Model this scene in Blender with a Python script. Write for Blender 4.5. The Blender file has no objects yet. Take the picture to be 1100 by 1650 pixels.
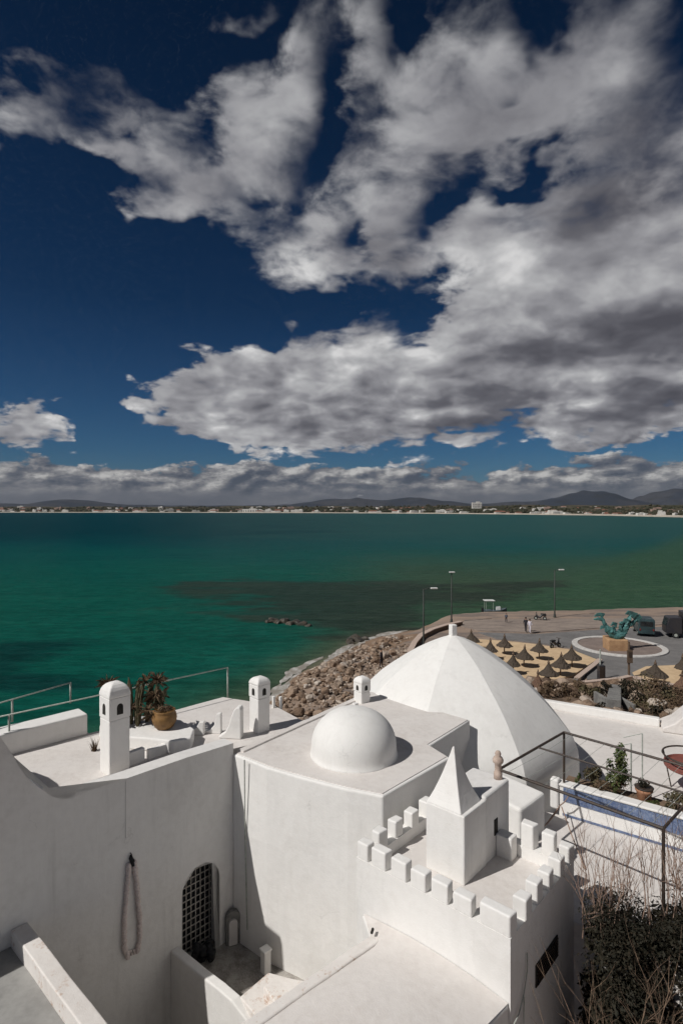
import bpy, bmesh, math, random
from math import sin, cos, pi, radians, sqrt, atan, atan2, hypot
from mathutils import Vector, Matrix, noise as mnoise

# ------------------------------------------------------------------ camera
CAM_Z = 16.0
FPX = 916.7          # focal length in pixels of the 1100 x 1650 photograph
HZ = 822.0           # its horizon row
sc = bpy.context.scene
C = sc.collection
cam_d = bpy.data.cameras.new('camera')
cam = bpy.data.objects.new('camera', cam_d)
C.objects.link(cam)
cam.location = (0, 0, CAM_Z)
cam.rotation_euler = (radians(90), 0, 0)
cam_d.sensor_fit = 'VERTICAL'
cam_d.sensor_height = 36.0
cam_d.lens = 20.0
cam_d.shift_y = (HZ - 825.0) / 1650.0
cam_d.clip_start = 0.1
cam_d.clip_end = 60000
sc.camera = cam

# ------------------------------------------------------------------ light
SUN_AZ = 61.0        # the light travels towards this bearing (0 = straight ahead, + = to the right)
SUN_EL = 46.0
sun_d = bpy.data.lights.new('sun', 'SUN')
sun_d.energy = 3.6
sun_d.angle = radians(0.55)
sun_d.color = (1.0, 0.968, 0.925)
sun = bpy.data.objects.new('sun', sun_d)
C.objects.link(sun)
_t = Vector((sin(radians(SUN_AZ)) * cos(radians(SUN_EL)), cos(radians(SUN_AZ)) * cos(radians(SUN_EL)), -sin(radians(SUN_EL))))
sun.rotation_euler = _t.to_track_quat('-Z', 'Y').to_euler()

sc.view_settings.view_transform = 'Standard'
sc.view_settings.look = 'None'
sc.view_settings.gamma = 1.0
sc.view_settings.use_curve_mapping = False
sc.view_settings.exposure = 0.0
sc.cycles.use_denoising = True
sc.cycles.use_adaptive_sampling = True
sc.cycles.adaptive_threshold = 0.02
sc.cycles.adaptive_min_samples = 8
sc.cycles.max_bounces = 5
sc.cycles.diffuse_bounces = 4
sc.cycles.volume_bounces = 0
sc.cycles.caustics_reflective = False
sc.cycles.caustics_refractive = False

class NT:
    """small helper that writes shader maths as calls"""
    def __init__(s, tree):
        s.t = tree
        s.n = tree.nodes
    def new(s, kind, **kw):
        n = s.n.new(kind)
        for k, v in kw.items():
            setattr(n, k, v)
        return n
    def put(s, sock, v):
        if hasattr(v, 'is_linked') or hasattr(v, 'links'):
            s.t.links.new(v, sock)
        else:
            sock.default_value = v
    def m(s, op, a, b=None, c=None, clamp=False):
        n = s.n.new('ShaderNodeMath')
        n.operation = op
        n.use_clamp = clamp
        s.put(n.inputs[0], a)
        if b is not None:
            s.put(n.inputs[1], b)
        if c is not None:
            s.put(n.inputs[2], c)
        return n.outputs[0]
    def add(s, a, b): return s.m('ADD', a, b)
    def sub(s, a, b): return s.m('SUBTRACT', a, b)
    def mul(s, a, b): return s.m('MULTIPLY', a, b)
    def div(s, a, b): return s.m('DIVIDE', a, b)
    def mad(s, a, b, c): return s.m('MULTIPLY_ADD', a, b, c)
    def mx(s, a, b): return s.m('MAXIMUM', a, b)
    def mn(s, a, b): return s.m('MINIMUM', a, b)
    def sstep(s, x, lo, hi, smooth=True, o0=0.0, o1=1.0):
        n = s.n.new('ShaderNodeMapRange')
        n.interpolation_type = 'SMOOTHSTEP' if smooth else 'LINEAR'
        s.put(n.inputs[0], x); s.put(n.inputs[1], lo); s.put(n.inputs[2], hi)
        s.put(n.inputs[3], o0); s.put(n.inputs[4], o1)
        return n.outputs[0]
    def xyz(s, v):
        n = s.n.new('ShaderNodeSeparateXYZ'); s.put(n.inputs[0], v); return n.outputs
    def vec(s, x, y, z):
        n = s.n.new('ShaderNodeCombineXYZ')
        for i, v in enumerate((x, y, z)):
            s.put(n.inputs[i], v)
        return n.outputs[0]
    def vm(s, op, a, b):
        n = s.n.new('ShaderNodeVectorMath'); n.operation = op
        s.put(n.inputs[0], a)
        if op == 'SCALE':
            s.put(n.inputs[3], b)
        else:
            s.put(n.inputs[1], b)
        return n.outputs[0]
    def noise(s, v, scale, detail=4, rough=0.55, lac=2.0, dist=0.0, color=False):
        n = s.n.new('ShaderNodeTexNoise')
        s.put(n.inputs['Vector'], v)
        n.inputs['Scale'].default_value = scale
        n.inputs['Detail'].default_value = detail
        n.inputs['Roughness'].default_value = rough
        n.inputs['Lacunarity'].default_value = lac
        n.inputs['Distortion'].default_value = dist
        return n.outputs[1 if color else 0]
    def voro(s, v, scale, feature='F1', out=0):
        n = s.n.new('ShaderNodeTexVoronoi'); n.feature = feature
        s.put(n.inputs['Vector'], v)
        n.inputs['Scale'].default_value = scale
        return n.outputs[out]
    def mix(s, f, a, b, mode='MIX'):
        n = s.n.new('ShaderNodeMix'); n.data_type = 'RGBA'; n.blend_type = mode
        n.clamp_factor = True
        s.put(n.inputs[0], f)
        for i, v in ((6, a), (7, b)):
            if isinstance(v, tuple) and len(v) == 3:
                v = v + (1.0,)
            s.put(n.inputs[i], v)
        return n.outputs[2]
    def ramp(s, f, stops):
        n = s.n.new('ShaderNodeValToRGB')
        r = n.color_ramp
        while len(r.elements) < len(stops):
            r.elements.new(0.5)
        for e, (p, c) in zip(r.elements, stops):
            e.position = p; e.color = tuple(c) + (1.0,)
        s.put(n.inputs[0], f)
        return n.outputs[0]

# ------------------------------------------------------------------ sky
def build_world():
    w = bpy.data.worlds.new('World')
    sc.world = w
    w.use_nodes = True
    t = w.node_tree
    t.nodes.clear()
    N = NT(t)
    sky = N.new('ShaderNodeTexSky', sky_type='NISHITA')
    sky.sun_disc = False
    sky.sun_elevation = radians(SUN_EL)
    sky.sun_rotation = radians(SUN_AZ + 180.0)
    sky.altitude = 20.0
    sky.air_density = 1.0
    sky.dust_density = 0.35
    sky.ozone_density = 3.0
    tc = N.new('ShaderNodeTexCoord')
    d = tc.outputs['Generated']
    x, y, z = N.xyz(d)
    az = N.m('ARCTAN2', x, y)
    hyp = N.m('SQRT', N.add(N.mul(x, x), N.mul(y, y)))
    el = N.m('ARCTAN2', z, hyp)
    # domain for the billows: shrinks and flattens towards the horizon, as a cloud layer does
    k = N.div(1.0, N.add(N.mx(z, -0.02), 0.33))
    P = N.vec(N.mul(x, k), N.mul(y, k), N.mul(z, 1.0))
    warp = N.noise(P, 3.0, 3, 0.55, color=True)
    wv = N.vm('SCALE', N.vm('SUBTRACT', warp, (0.5, 0.5, 0.5)), 0.12)
    Pw = N.vm('ADD', P, wv)
    n1 = N.noise(Pw, 2.8, 7, 0.54)
    n2 = N.noise(Pw, 9.0, 5, 0.56)
    L_off = N.vm('ADD', Pw, (-0.06, -0.06, 0.10))
    n1b = N.noise(L_off, 2.8, 5, 0.52)
    n2b = N.noise(L_off, 9.0, 3, 0.52)
    def puffs(v, sc_, det):
        n = N.new('ShaderNodeTexVoronoi'); n.feature = 'F1'; n.normalize = False
        N.put(n.inputs['Vector'], v)
        n.inputs['Scale'].default_value = sc_; n.inputs['Detail'].default_value = det
        n.inputs['Roughness'].default_value = 0.5; n.inputs['Lacunarity'].default_value = 2.2
        return N.sub(0.62, n.outputs[0])
    pv = puffs(Pw, 6.5, 2.5)
    pvb = puffs(N.vm('ADD', Pw, (-0.030, -0.03, 0.045)), 6.5, 1.5)
    puff_w = N.sstep(el, 0.62, 0.22)
    azw = N.add(az, N.add(N.mul(N.sub(n2, 0.5), 0.16), N.mul(N.sub(n1b, 0.5), 0.10)))
    elw = N.add(el, N.add(N.mul(N.sub(n1, 0.5), 0.10), N.mul(N.sub(n2b, 0.5), N.sstep(el, 0.1, 0.5, o0=0.03, o1=0.16))))

    def ae(px, py):
        u = px - 550.0
        return atan2(u, FPX), atan2(HZ - py, hypot(FPX, u))
    def gsum(blobs, V):
        tot = None
        for (px, py, rx, ry, rot, wt) in blobs:
            a, e = ae(px, py)
            a1, _ = ae(px + rx, py); a0, _ = ae(px - rx, py)
            _, e1 = ae(px, py - ry); _, e0 = ae(px, py + ry)
            mp = t.nodes.new('ShaderNodeMapping'); mp.vector_type = 'TEXTURE'
            t.links.new(V, mp.inputs[0])
            mp.inputs[1].default_value = (a, e, 0.0)
            mp.inputs[2].default_value = (0.0, 0.0, radians(rot))
            mp.inputs[3].default_value = ((a1 - a0) / 2, (e1 - e0) / 2, 1.0)
            dn = t.nodes.new('ShaderNodeVectorMath'); dn.operation = 'DOT_PRODUCT'
            t.links.new(mp.outputs[0], dn.inputs[0]); t.links.new(mp.outputs[0], dn.inputs[1])
            g = N.m('POWER', 0.538, dn.outputs[1])
            tot = N.mul(g, wt) if tot is None else N.mad(g, wt, tot)
        return tot
    CLOUDS = [
        (40, 195, 80, 60, 35, .72), (120, 140, 80, 48, 15, .70), (225, 175, 55, 45, -30, .66),
        (180, 252, 36, 24, 0, .85), (385, 6, 75, 30, 0, .72),
        (290, 275, 90, 70, 0, .76), (320, 350, 125, 58, -8, .95), (185, 336, 50, 28, 0, .85),
        (375, 160, 60, 60, 0, .66), (420, 250, 80, 90, -20, .80), (470, 150, 35, 45, 0, .58),
        (488, 92, 22, 50, -25, .62), (525, 425, 90, 48, 20, .85), (590, 60, 60, 90, 0, .70),
        (620, 275, 110, 110, 0, .85), (670, 425, 90, 48, 15, .82),
        (755, 110, 120, 160, 0, .80), (980, 110, 150, 150, 0, .85), (1040, 330, 190, 150, 0, .9),
        (980, 470, 230, 110, 15, .8), (800, 480, 100, 70, 35, .75), (850, 200, 100, 90, 0, .6), (760, 390, 70, 50, 30, .5),
        (660, 605, 190, 62, 8, .85), (900, 610, 300, 80, 8, .8), (400, 620, 100, 52, 0, .80),
        (285, 642, 60, 24, 12, .72), (425, 580, 66, 32, 0, .66), (330, 590, 40, 16, 0, .6), (410, 690, 90, 22, 0, .6), (555, 545, 70, 36, 10, .66),
        (30, 690, 85, 36, 0, .95), (62, 655, 30, 24, 0, .6), (1000, 704, 62, 13, 8, .9), (755, 719, 30, 10, 0, .75),
        (690, 744, 60, 9, 0, .6), (1080, 690, 60, 20, 0, .5),
        (830, 305, 50, 20, 15, -.95), (700, 345, 26, 22, 30, -.7), (592, 375, 20, 26, -30, -.75), (690, 495, 50, 28, 50, -.75), (565, 490, 60, 22, 20, -.6), (865, 15, 40, 45, -40, -.7), (828, 148, 20, 16, 0, -.55),
        (648, 25, 22, 55, -20, -.7), (75, 300, 80, 34, 0, -.5), (300, 120, 60, 40, 20, -.3), (405, 325, 28, 22, 0, -.5), (690, 155, 26, 20, 0, -.4), (515, 245, 18, 65, -15, -.5), (345, 225, 26, 22, 20, -.45), (450, 330, 30, 22, 30, -.25), (610, 180, 26, 40, 30, -.3), (770, 270, 40, 22, 10, -.45), (200, 470, 170, 60, 0, -.6), (545, 110, 18, 60, -10, -.4),
        (970, 655, 190, 40, 4, .55), (1070, 600, 120, 70, 0, .4), (600, 655, 150, 34, 0, .40), (330, 650, 80, 30, 0, .28), (40, 690, 70, 30, 0, .35), (480, 690, 120, 22, 0, .3),
        (250, 712, 120, 10, 0, -.4),
    ]
    cov = gsum(CLOUDS, N.vec(azw, elw, 0.0))
    # cumulus rows low over the far shore
    Bv = N.vec(N.mul(az, 9.0), N.mul(el, 20.0), 3.7)
    nb = N.noise(Bv, 1.25, 8, 0.60)
    nbo = N.noise(N.vm('ADD', Bv, (-0.09, 0.16, 0.0)), 1.25, 6, 0.58)
    band = N.sstep(N.sub(N.add(0.078, N.mul(N.sub(nb, 0.5), 0.12)), el), 0.0, 0.008)
    dens = N.add(N.sub(cov, N.sstep(el, 0.22, 0.62, o0=0.53, o1=0.635)), N.add(N.mul(N.sub(n1, 0.5), 2.1), N.add(N.mul(N.sub(n2, 0.5), N.sstep(el, 0.2, 0.6, o0=1.0, o1=2.0)), N.mul(N.mul(pv, puff_w), 0.50))))
    # higher clouds have softer, thinner edges
    soft = N.sstep(el, 0.10, 0.60, o0=0.30, o1=1.0)
    alpha = N.sstep(N.div(dens, soft), -0.08, 1.0)
    # light: lit towards the sun side, grey on the bases and where they are thick
    lit = N.add(N.mul(N.sub(n1, n1b), 1.35), N.add(N.mul(N.sub(n2, n2b), 0.35), N.mul(N.mul(N.sub(pv, pvb), puff_w), 0.42)))
    DARK = [
        (950, 540, 200, 30, 4, .42), (1090, 545, 90, 40, 0, .18), (780, 640, 190, 17, 4, .34), (940, 668, 230, 18, 6, .34), (620, 690, 190, 18, 0, .32), (1060, 640, 90, 30, 0, .15),
        (1020, 265, 130, 60, 40, .34), (950, 350, 80, 45, 0, .28), (640, 345, 80, 30, 0, .12), (30, 712, 90, 14, 0, .34),
        (840, 590, 110, 12, 3, .18), (1000, 712, 50, 6, 8, .3),
        (920, 490, 90, 14, 5, -.16), (690, 560, 120, 22, 10, -.14), (820, 420, 80, 45, 30, -.20), (700, 657, 70, 6, 0, -.22), (900, 645, 60, 6, 10, -.2), (790, 597, 80, 7, 0, -.18), (60, 660, 40, 18, 0, -.18), (520, 430, 60, 30, 0, -.12),
    ]
    drk = gsum(DARK, N.vec(N.add(az, N.mul(N.sub(n2, 0.5), 0.20)), N.add(el, N.mul(N.sub(n1, 0.5), 0.08)), 0.0))
    thick = N.sstep(dens, 0.35, 1.3, o1=0.06)
    hi = N.sstep(el, 0.25, 0.75, o1=0.13)
    L = N.sub(N.add(0.76, lit), N.add(N.add(drk, thick), hi))
    cl_col = N.ramp(L, [(0.0, (.078, .077, .090)), (0.30, (.130, .129, .146)), (0.60, (.275, .274, .292)), (0.85, (.46, .46, .47)), (1.0, (.66, .655, .655))])
    Lb = N.add(N.mul(N.sub(nb, nbo), N.sstep(el, 0.018, 0.055, o0=0.5, o1=4.2)), N.sstep(el, 0.0, 0.065, o0=0.22, o1=0.46))
    bd_col = N.ramp(Lb, [(0.0, (.070, .080, .105)), (0.3, (.125, .130, .152)), (0.6, (.24, .238, .245)), (1.0, (.50, .49, .48))])
    # clear sky: the physical sky, deepened as through a polariser
    blue = N.mix(1.0, sky.outputs[0], N.ramp(N.sstep(el, 0.0, 0.85, False), [(0.0, (.20, .30, .42)), (0.12, (.125, .25, .38)), (0.4, (.055, .135, .215)), (1.0, (.030, .070, .11))]), 'MULTIPLY')
    bg_sky = N.new('ShaderNodeBackground'); N.put(bg_sky.inputs[0], blue); bg_sky.inputs[1].default_value = 0.085
    bg_cl = N.new('ShaderNodeBackground'); N.put(bg_cl.inputs[0], cl_col); bg_cl.inputs[1].default_value = 1.0
    bg_bd = N.new('ShaderNodeBackground'); N.put(bg_bd.inputs[0], bd_col); bg_bd.inputs[1].default_value = 1.0
    m1 = N.new('ShaderNodeMixShader'); N.put(m1.inputs[0], N.mul(band, 0.93)); t.links.new(bg_sky.outputs[0], m1.inputs[1]); t.links.new(bg_bd.outputs[0], m1.inputs[2])
    m2 = N.new('ShaderNodeMixShader'); N.put(m2.inputs[0], N.mul(alpha, 0.97)); t.links.new(m1.outputs[0], m2.inputs[1]); t.links.new(bg_cl.outputs[0], m2.inputs[2])
    # all round, the same broken cover goes on
    dist_out = N.mx(N.mul(N.sub(N.m('ABSOLUTE', az), 0.60), 3.0), N.mul(N.sub(el, 0.80), 3.0))
    outside = N.sstep(dist_out, 0.0, 0.5)
    fn_ = N.noise(P, 1.6, 5, 0.56)
    fa = N.sstep(fn_, 0.47, 0.60)
    fcol = N.ramp(fn_, [(0.45, (.36, .355, .355)), (0.58, (.30, .295, .30)), (0.72, (.16, .155, .165))])
    bg_f = N.new('ShaderNodeBackground'); N.put(bg_f.inputs[0], fcol); bg_f.inputs[1].default_value = 1.0
    m3 = N.new('ShaderNodeMixShader'); N.put(m3.inputs[0], N.mul(N.mx(fa, N.sstep(el, 0.09, 0.05)), 0.96)); t.links.new(bg_sky.outputs[0], m3.inputs[1]); t.links.new(bg_f.outputs[0], m3.inputs[2])
    m4 = N.new('ShaderNodeMixShader'); N.put(m4.inputs[0], outside); t.links.new(m2.outputs[0], m4.inputs[1]); t.links.new(m3.outputs[0], m4.inputs[2])
    out = N.new('ShaderNodeOutputWorld'); t.links.new(m4.outputs[0], out.inputs[0])
    w.cycles.sampling_method = 'MANUAL'
    w.cycles.sample_map_resolution = 512
build_world()

# ------------------------------------------------------------------ helpers
def at(px, py, z):
    """point at height z seen at that place of the photograph (used to survey the site)"""
    D = (CAM_Z - z) * FPX / (py - HZ)
    return Vector(((px - 550.0) / FPX * D, D, z))
def atd(px, py, D):
    return Vector(((px - 550.0) / FPX * D, D, CAM_Z - (py - HZ) / FPX * D))

ORG = {}
def thing(name, label, cat, base=(0, 0, 0), group=None):
    o = bpy.data.objects.new(name, None)
    o.empty_display_size = 0.3
    C.objects.link(o)
    o.location = base
    o['label'] = label; o['category'] = cat
    if group: o['group'] = group
    ORG[o.name] = Vector(base)
    return o
def tag(o, label, cat, group=None):
    o['label'] = label; o['category'] = cat
    if group: o['group'] = group
    return o
def fin(name, bm, mat, parent=None, smooth=False, bevel=0.0, seg=2, kind=None, mats=None, recalc=True):
    """link a bmesh as one mesh object; vertices are given in world space"""
    if recalc:
        bmesh.ops.recalc_face_normals(bm, faces=bm.faces[:])
    me = bpy.data.meshes.new(name)
    if parent is not None:
        b = ORG[parent.name]
        if b.length > 0:
            bmesh.ops.translate(bm, verts=bm.verts[:], vec=-b)
    bm.to_mesh(me); bm.free()
    o = bpy.data.objects.new(name, me)
    C.objects.link(o)
    for m in (mats or [mat]):
        me.materials.append(m)
    if smooth:
        me.polygons.foreach_set('use_smooth', [True] * len(me.polygons))
    if parent is not None:
        o.parent = parent
        ORG[o.name] = ORG[parent.name]
    else:
        ORG[o.name] = Vector((0, 0, 0))
    if bevel:
        md = o.modifiers.new('bevel', 'BEVEL')
        md.width = bevel; md.segments = seg; md.limit_method = 'ANGLE'; md.angle_limit = radians(35)
        md.harden_normals = False
    if kind:
        o['kind'] = kind
    return o
def rawmesh(name, verts, faces, mat, parent=None, smooth=False, kind=None):
    b = ORG[parent.name] if parent is not None else Vector((0, 0, 0))
    me = bpy.data.meshes.new(name)
    me.from_pydata([(v[0] - b[0], v[1] - b[1], v[2] - b[2]) for v in verts], [], faces)
    me.update()
    me.materials.append(mat)
    if smooth:
        me.polygons.foreach_set('use_smooth', [True] * len(me.polygons))
    o = bpy.data.objects.new(name, me)
    C.objects.link(o)
    ORG[o.name] = b
    if parent is not None:
        o.parent = parent
    if kind:
        o['kind'] = kind
    return o
def rebase(o, base):
    """move a single-mesh thing's origin to its base"""
    base = Vector(base)
    o.data.transform(Matrix.Translation(-base))
    o.location = base
    return o
def copy_tree(o, parent=None):
    c = o.copy(); C.objects.link(c)
    if parent is not None:
        c.parent = parent
    for ch in o.children:
        copy_tree(ch, c)
    return c
def B(): return bmesh.new()
def xy(p): return (p[0], p[1])

def prism(bm, pts, z0, z1):
    """vertical prism over a polygon; z1 may be a list with one height per corner"""
    n = len(pts)
    zt = z1 if isinstance(z1, (list, tuple)) else [z1] * n
    zb = z0 if isinstance(z0, (list, tuple)) else [z0] * n
    lo = [bm.verts.new((p[0], p[1], zb[i])) for i, p in enumerate(pts)]
    hi = [bm.verts.new((p[0], p[1], zt[i])) for i, p in enumerate(pts)]
    bm.faces.new(lo[::-1]); bm.faces.new(hi)
    for i in range(n):
        j = (i + 1) % n
        bm.faces.new((lo[i], lo[j], hi[j], hi[i]))
    return lo + hi
def box(bm, c, s, rz=0.0, rx=0.0, ry=0.0):
    r = bmesh.ops.create_cube(bm, size=1.0)
    M = Matrix.Translation(Vector(c)) @ Matrix.Rotation(rz, 4, 'Z') @ Matrix.Rotation(ry, 4, 'Y') @ Matrix.Rotation(rx, 4, 'X') @ Matrix.Diagonal((s[0], s[1], s[2], 1.0))
    bmesh.ops.transform(bm, matrix=M, verts=r['verts'])
    return r['verts']
def slab(bm, p, q, th, z0, z1, side=1):
    """wall from p to q, thickness th to the left (side=1) or right (-1) of that direction"""
    p = Vector(p[:2]); q = Vector(q[:2])
    d = (q - p).normalized(); n = Vector((-d.y, d.x)) * th * side
    return prism(bm, [p, q, q + n, p + n], z0, z1)
def tube(bm, pts, radii, n=8, cap=True):
    pts = [Vector(p) for p in pts]
    if not isinstance(radii, (list, tuple)):
        radii = [radii] * len(pts)
    rings = []
    for i, p in enumerate(pts):
        if i == 0: d = pts[1] - pts[0]
        elif i == len(pts) - 1: d = pts[-1] - pts[-2]
        else: d = pts[i + 1] - pts[i - 1]
        d.normalize()
        ref = Vector((0, 0, 1)) if abs(d.z) < 0.9 else Vector((1, 0, 0))
        a = d.cross(ref).normalized(); b = d.cross(a)
        rings.append([bm.verts.new(p + (a * cos(2 * pi * k / n) + b * sin(2 * pi * k / n)) * radii[i]) for k in range(n)])
    for i in range(len(rings) - 1):
        for k in range(n):
            l = (k + 1) % n
            bm.faces.new((rings[i][k], rings[i][l], rings[i + 1][l], rings[i + 1][k]))
    if cap:
        bm.faces.new(rings[0][::-1]); bm.faces.new(rings[-1])
def lathe(bm, prof, c=(0, 0, 0), n=24, rot=0.0):
    """surface of revolution: prof = [(r, z), ...] from bottom to top"""
    c = Vector(c); rings = []
    for r, z in prof:
        if r < 1e-5:
            rings.append([bm.verts.new(c + Vector((0, 0, z)))])
        else:
            rings.append([bm.verts.new(c + Vector((r * cos(rot + 2 * pi * k / n), r * sin(rot + 2 * pi * k / n), z))) for k in range(n)])
    for i in range(len(rings) - 1):
        a, b = rings[i], rings[i + 1]
        for k in range(n):
            l = (k + 1) % n
            if len(a) == 1 and len(b) == 1: continue
            if len(a) == 1: bm.faces.new((a[0], b[l], b[k]))
            elif len(b) == 1: bm.faces.new((a[k], a[l], b[0]))
            else: bm.faces.new((a[k], a[l], b[l], b[k]))
    if len(rings[0]) > 1: bm.faces.new(rings[0][::-1])
    if len(rings[-1]) > 1: bm.faces.new(rings[-1])
def wobble(bm, cut=0.6, amp=0.012, freq=0.9, seed=0.0):
    """hand-made plaster: cut long edges and push the surface in and out a little"""
    for _ in range(6):
        es = [e for e in bm.edges if e.calc_length() > cut]
        if not es: break
        bmesh.ops.subdivide_edges(bm, edges=es, cuts=1, use_grid_fill=True)
        if len(bm.verts) > 9000: break
    for v in bm.verts:
        nv = mnoise.noise_vector(v.co * freq + Vector((seed, seed * 1.7, 0)))
        v.co += nv * amp

# ------------------------------------------------------------------ materials
def mat(name, fn, rough=0.85, spec=0.3):
    m = bpy.data.materials.new(name)
    m.use_nodes = True
    t = m.node_tree; t.nodes.clear()
    N = NT(t)
    out = N.new('ShaderNodeOutputMaterial')
    bs = N.new('ShaderNodeBsdfPrincipled')
    t.links.new(bs.outputs[0], out.inputs[0])
    bs.inputs['Roughness'].default_value = rough
    bs.inputs['Specular IOR Level'].default_value = spec
    geo = N.new('ShaderNodeNewGeometry')
    fn(N, bs, geo.outputs['Position'])
    return m
def bump(N, bs, h, strength, dist):
    b = N.new('ShaderNodeBump'); b.inputs['Strength'].default_value = strength; b.inputs['Distance'].default_value = dist
    N.put(b.inputs['Height'], h)
    N.t.links.new(b.outputs[0], bs.inputs['Normal'])
def plaster(name, base, dirt, dirt_amt=0.5, streak=0.4, bumpk=0.5, rust=None, rust_lo=0.62):
    def fn(N, bs, P):
        n1 = N.noise(P, 0.9, 6, 0.62)
        n2 = N.noise(P, 5.5, 5, 0.6)
        n3 = N.noise(P, 38.0, 3, 0.6)
        x, y, z = N.xyz(P)
        sv = N.vec(N.mul(x, 3.2), N.mul(y, 3.2), N.mul(z, 0.35))
        st = N.sstep(N.noise(sv, 1.0, 5, 0.6), 0.50, 0.80)
        f = N.mul(N.sstep(N.add(N.mul(n1, 0.6), N.mul(n2, 0.4)), 0.42, 0.70), dirt_amt)
        c = N.mix(f, base, dirt)
        br = N.noise(N.vec(N.mul(x, 9.0), N.mul(y, 9.0), N.mul(z, 1.6)), 1.0, 4, 0.6)
        c = N.mix(N.mul(N.sstep(br, 0.40, 0.68), 0.16), c, tuple(v * 0.84 for v in base))
        pt = N.voro(N.vm('ADD', P, N.vm('SCALE', N.noise(P, 1.8, 3, 0.5, color=True), 0.9)), 0.55, 'F1', 1)
        c = N.mix(0.09, c, pt, 'OVERLAY') if False else N.mix(N.mul(N.sstep(N.xyz(pt)[0], 0.55, 0.95), 0.14), c, tuple(v * 0.86 for v in dirt))
        c = N.mix(N.mul(st, streak), c, tuple(v * 0.80 for v in dirt))
        sp = N.sstep(n3, 0.66, 0.80)
        c = N.mix(N.mul(sp, 0.25), c, tuple(v * 0.7 for v in dirt))
        # patches of fresh whitewash
        c = N.mix(N.mul(N.sstep(N.noise(P, 0.45, 3, 0.5), 0.52, 0.62), 0.35), c, tuple(min(0.84, v * 1.06) for v in base))
        ce = N.voro(N.vm('ADD', P, N.vm('SCALE', N.noise(P, 2.5, 3, 0.5, color=True), 0.8)), 0.45, 'DISTANCE_TO_EDGE', 0)
        ck = N.mul(N.sstep(ce, 0.008, 0.001), N.sstep(n1, 0.54, 0.64))
        c = N.mix(N.mul(ck, 0.22), c, tuple(v * 0.55 for v in dirt))
        if rust:
            rf = N.sstep(N.add(N.mul(N.noise(P, 2.2, 5, 0.65), 0.6), N.mul(N.noise(P, 12.0, 4, 0.6), 0.4)), rust_lo, rust_lo + 0.13)
            c = N.mix(N.mul(rf, 0.75), c, rust)
        N.put(bs.inputs['Base Color'], c)
        h = N.add(N.mul(n2, 0.6), N.add(N.mul(n3, 0.22), N.mul(n1, 0.8)))
        bump(N, bs, h, bumpk, 0.03)
    return mat(name, fn, 0.92, 0.15)
def simple(name, base, dark, scale=6.0, rough=0.8, bumpk=0.3, bdist=0.02, spec=0.3, amt=1.0, stretch=(1, 1, 1), metal=0.0):
    def fn(N, bs, P):
        v = P if stretch == (1, 1, 1) else N.vm('MULTIPLY', P, stretch)
        n = N.noise(v, scale, 6, 0.62)
        n2 = N.noise(v, scale * 6.3, 4, 0.6)
        f = N.mul(N.sstep(N.add(N.mul(n, 0.65), N.mul(n2, 0.35)), 0.36, 0.66), amt)
        N.put(bs.inputs['Base Color'], N.mix(f, base, dark))
        bs.inputs['Metallic'].default_value = metal
        if bumpk:
            bump(N, bs, N.add(n, N.mul(n2, 0.4)), bumpk, bdist)
    return mat(name, fn, rough, spec)

WHITE = (.79, .775, .75)
M = {}
M['wall'] = plaster('white plaster wall', WHITE, (.66, .635, .60), 0.5, 0.25)
M['wall_old'] = plaster('weathered white plaster', (.74, .725, .705), (.58, .56, .535), 0.6, 0.45)
M['roof'] = plaster('limewashed roof', (.69, .655, .625), (.56, .515, .48), 0.8, 0.2, 0.55)
M['roof_stain'] = plaster('stained limewash', (.74, .705, .67), (.63, .575, .53), 0.7, 0.2, 0.6, rust=(.40, .22, .12), rust_lo=0.53)
M['dome'] = plaster('dome limewash', (.78, .77, .745), (.69, .67, .64), 0.45, 0.35, 0.35)
M['tower_side'] = M['wall_old']
M['dark_iron'] = simple('dark painted iron', (.035, .030, .028), (.07, .045, .03), 14, 0.55, 0.15, 0.005)
M['rail'] = simple('weathered rail paint', (.46, .48, .44), (.28, .30, .26), 9, 0.6, 0.1, 0.004)
M['black'] = simple('black cloth', (.012, .012, .013), (.03, .03, .032), 18, 0.9, 0.5, 0.02)
M['glass'] = simple('dark window pane', (.008, .010, .012), (.02, .022, .024), 3, 0.12, 0.0, spec=0.5)
M['muntin'] = simple('chalky grille paint', (.50, .47, .43), (.33, .30, .27), 20, 0.8, 0.2, 0.003)
M['hole'] = simple('hole_shade', (.02, .019, .018), (.05, .045, .04), 12, 0.95, 0.3)  # near-black stands in for the shade inside openings
M['paving'] = simple('worn courtyard paving', (.42, .395, .36), (.20, .18, .16), 3.5, 0.9, 0.5)
M['painted_shade'] = simple('grey cement', (.33, .325, .31), (.25, .245, .235), 1.2, 0.9, 0.3)  # the side yard's shade is put into this grey base colour
M['yard'] = simple('yard concrete', (.34, .33, .31), (.22, .21, .20), 1.8, 0.9, 0.4)
M['clay'] = simple('terracotta', (.42, .22, .13), (.30, .14, .08), 9, 0.8, 0.3, 0.006)
M['ochre'] = simple('ochre glazed clay', (.25, .14, .05), (.15, .08, .03), 7, 0.55, 0.25, 0.006)
M['stone_pink'] = simple('pale pink stone', (.55, .44, .37), (.38, .29, .24), 10, 0.85, 0.4, 0.01)
M['tile'] = None
M['asphalt'] = simple('grey road surface', (.19, .182, .178), (.13, .125, .122), 0.6, 0.9, 0.3)
M['plaza'] = simple('promenade paving', (.30, .245, .205), (.19, .155, .135), 0.35, 0.9, 0.3, stretch=(1, 2.2, 1))
M['sand'] = simple('beach sand', (.62, .46, .29), (.50, .36, .22), 0.8, 0.95, 0.6, 0.05)
M['wet_sand'] = simple('damp sand', (.27, .185, .125), (.20, .13, .085), 0.5, 0.8, 0.4)
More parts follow.
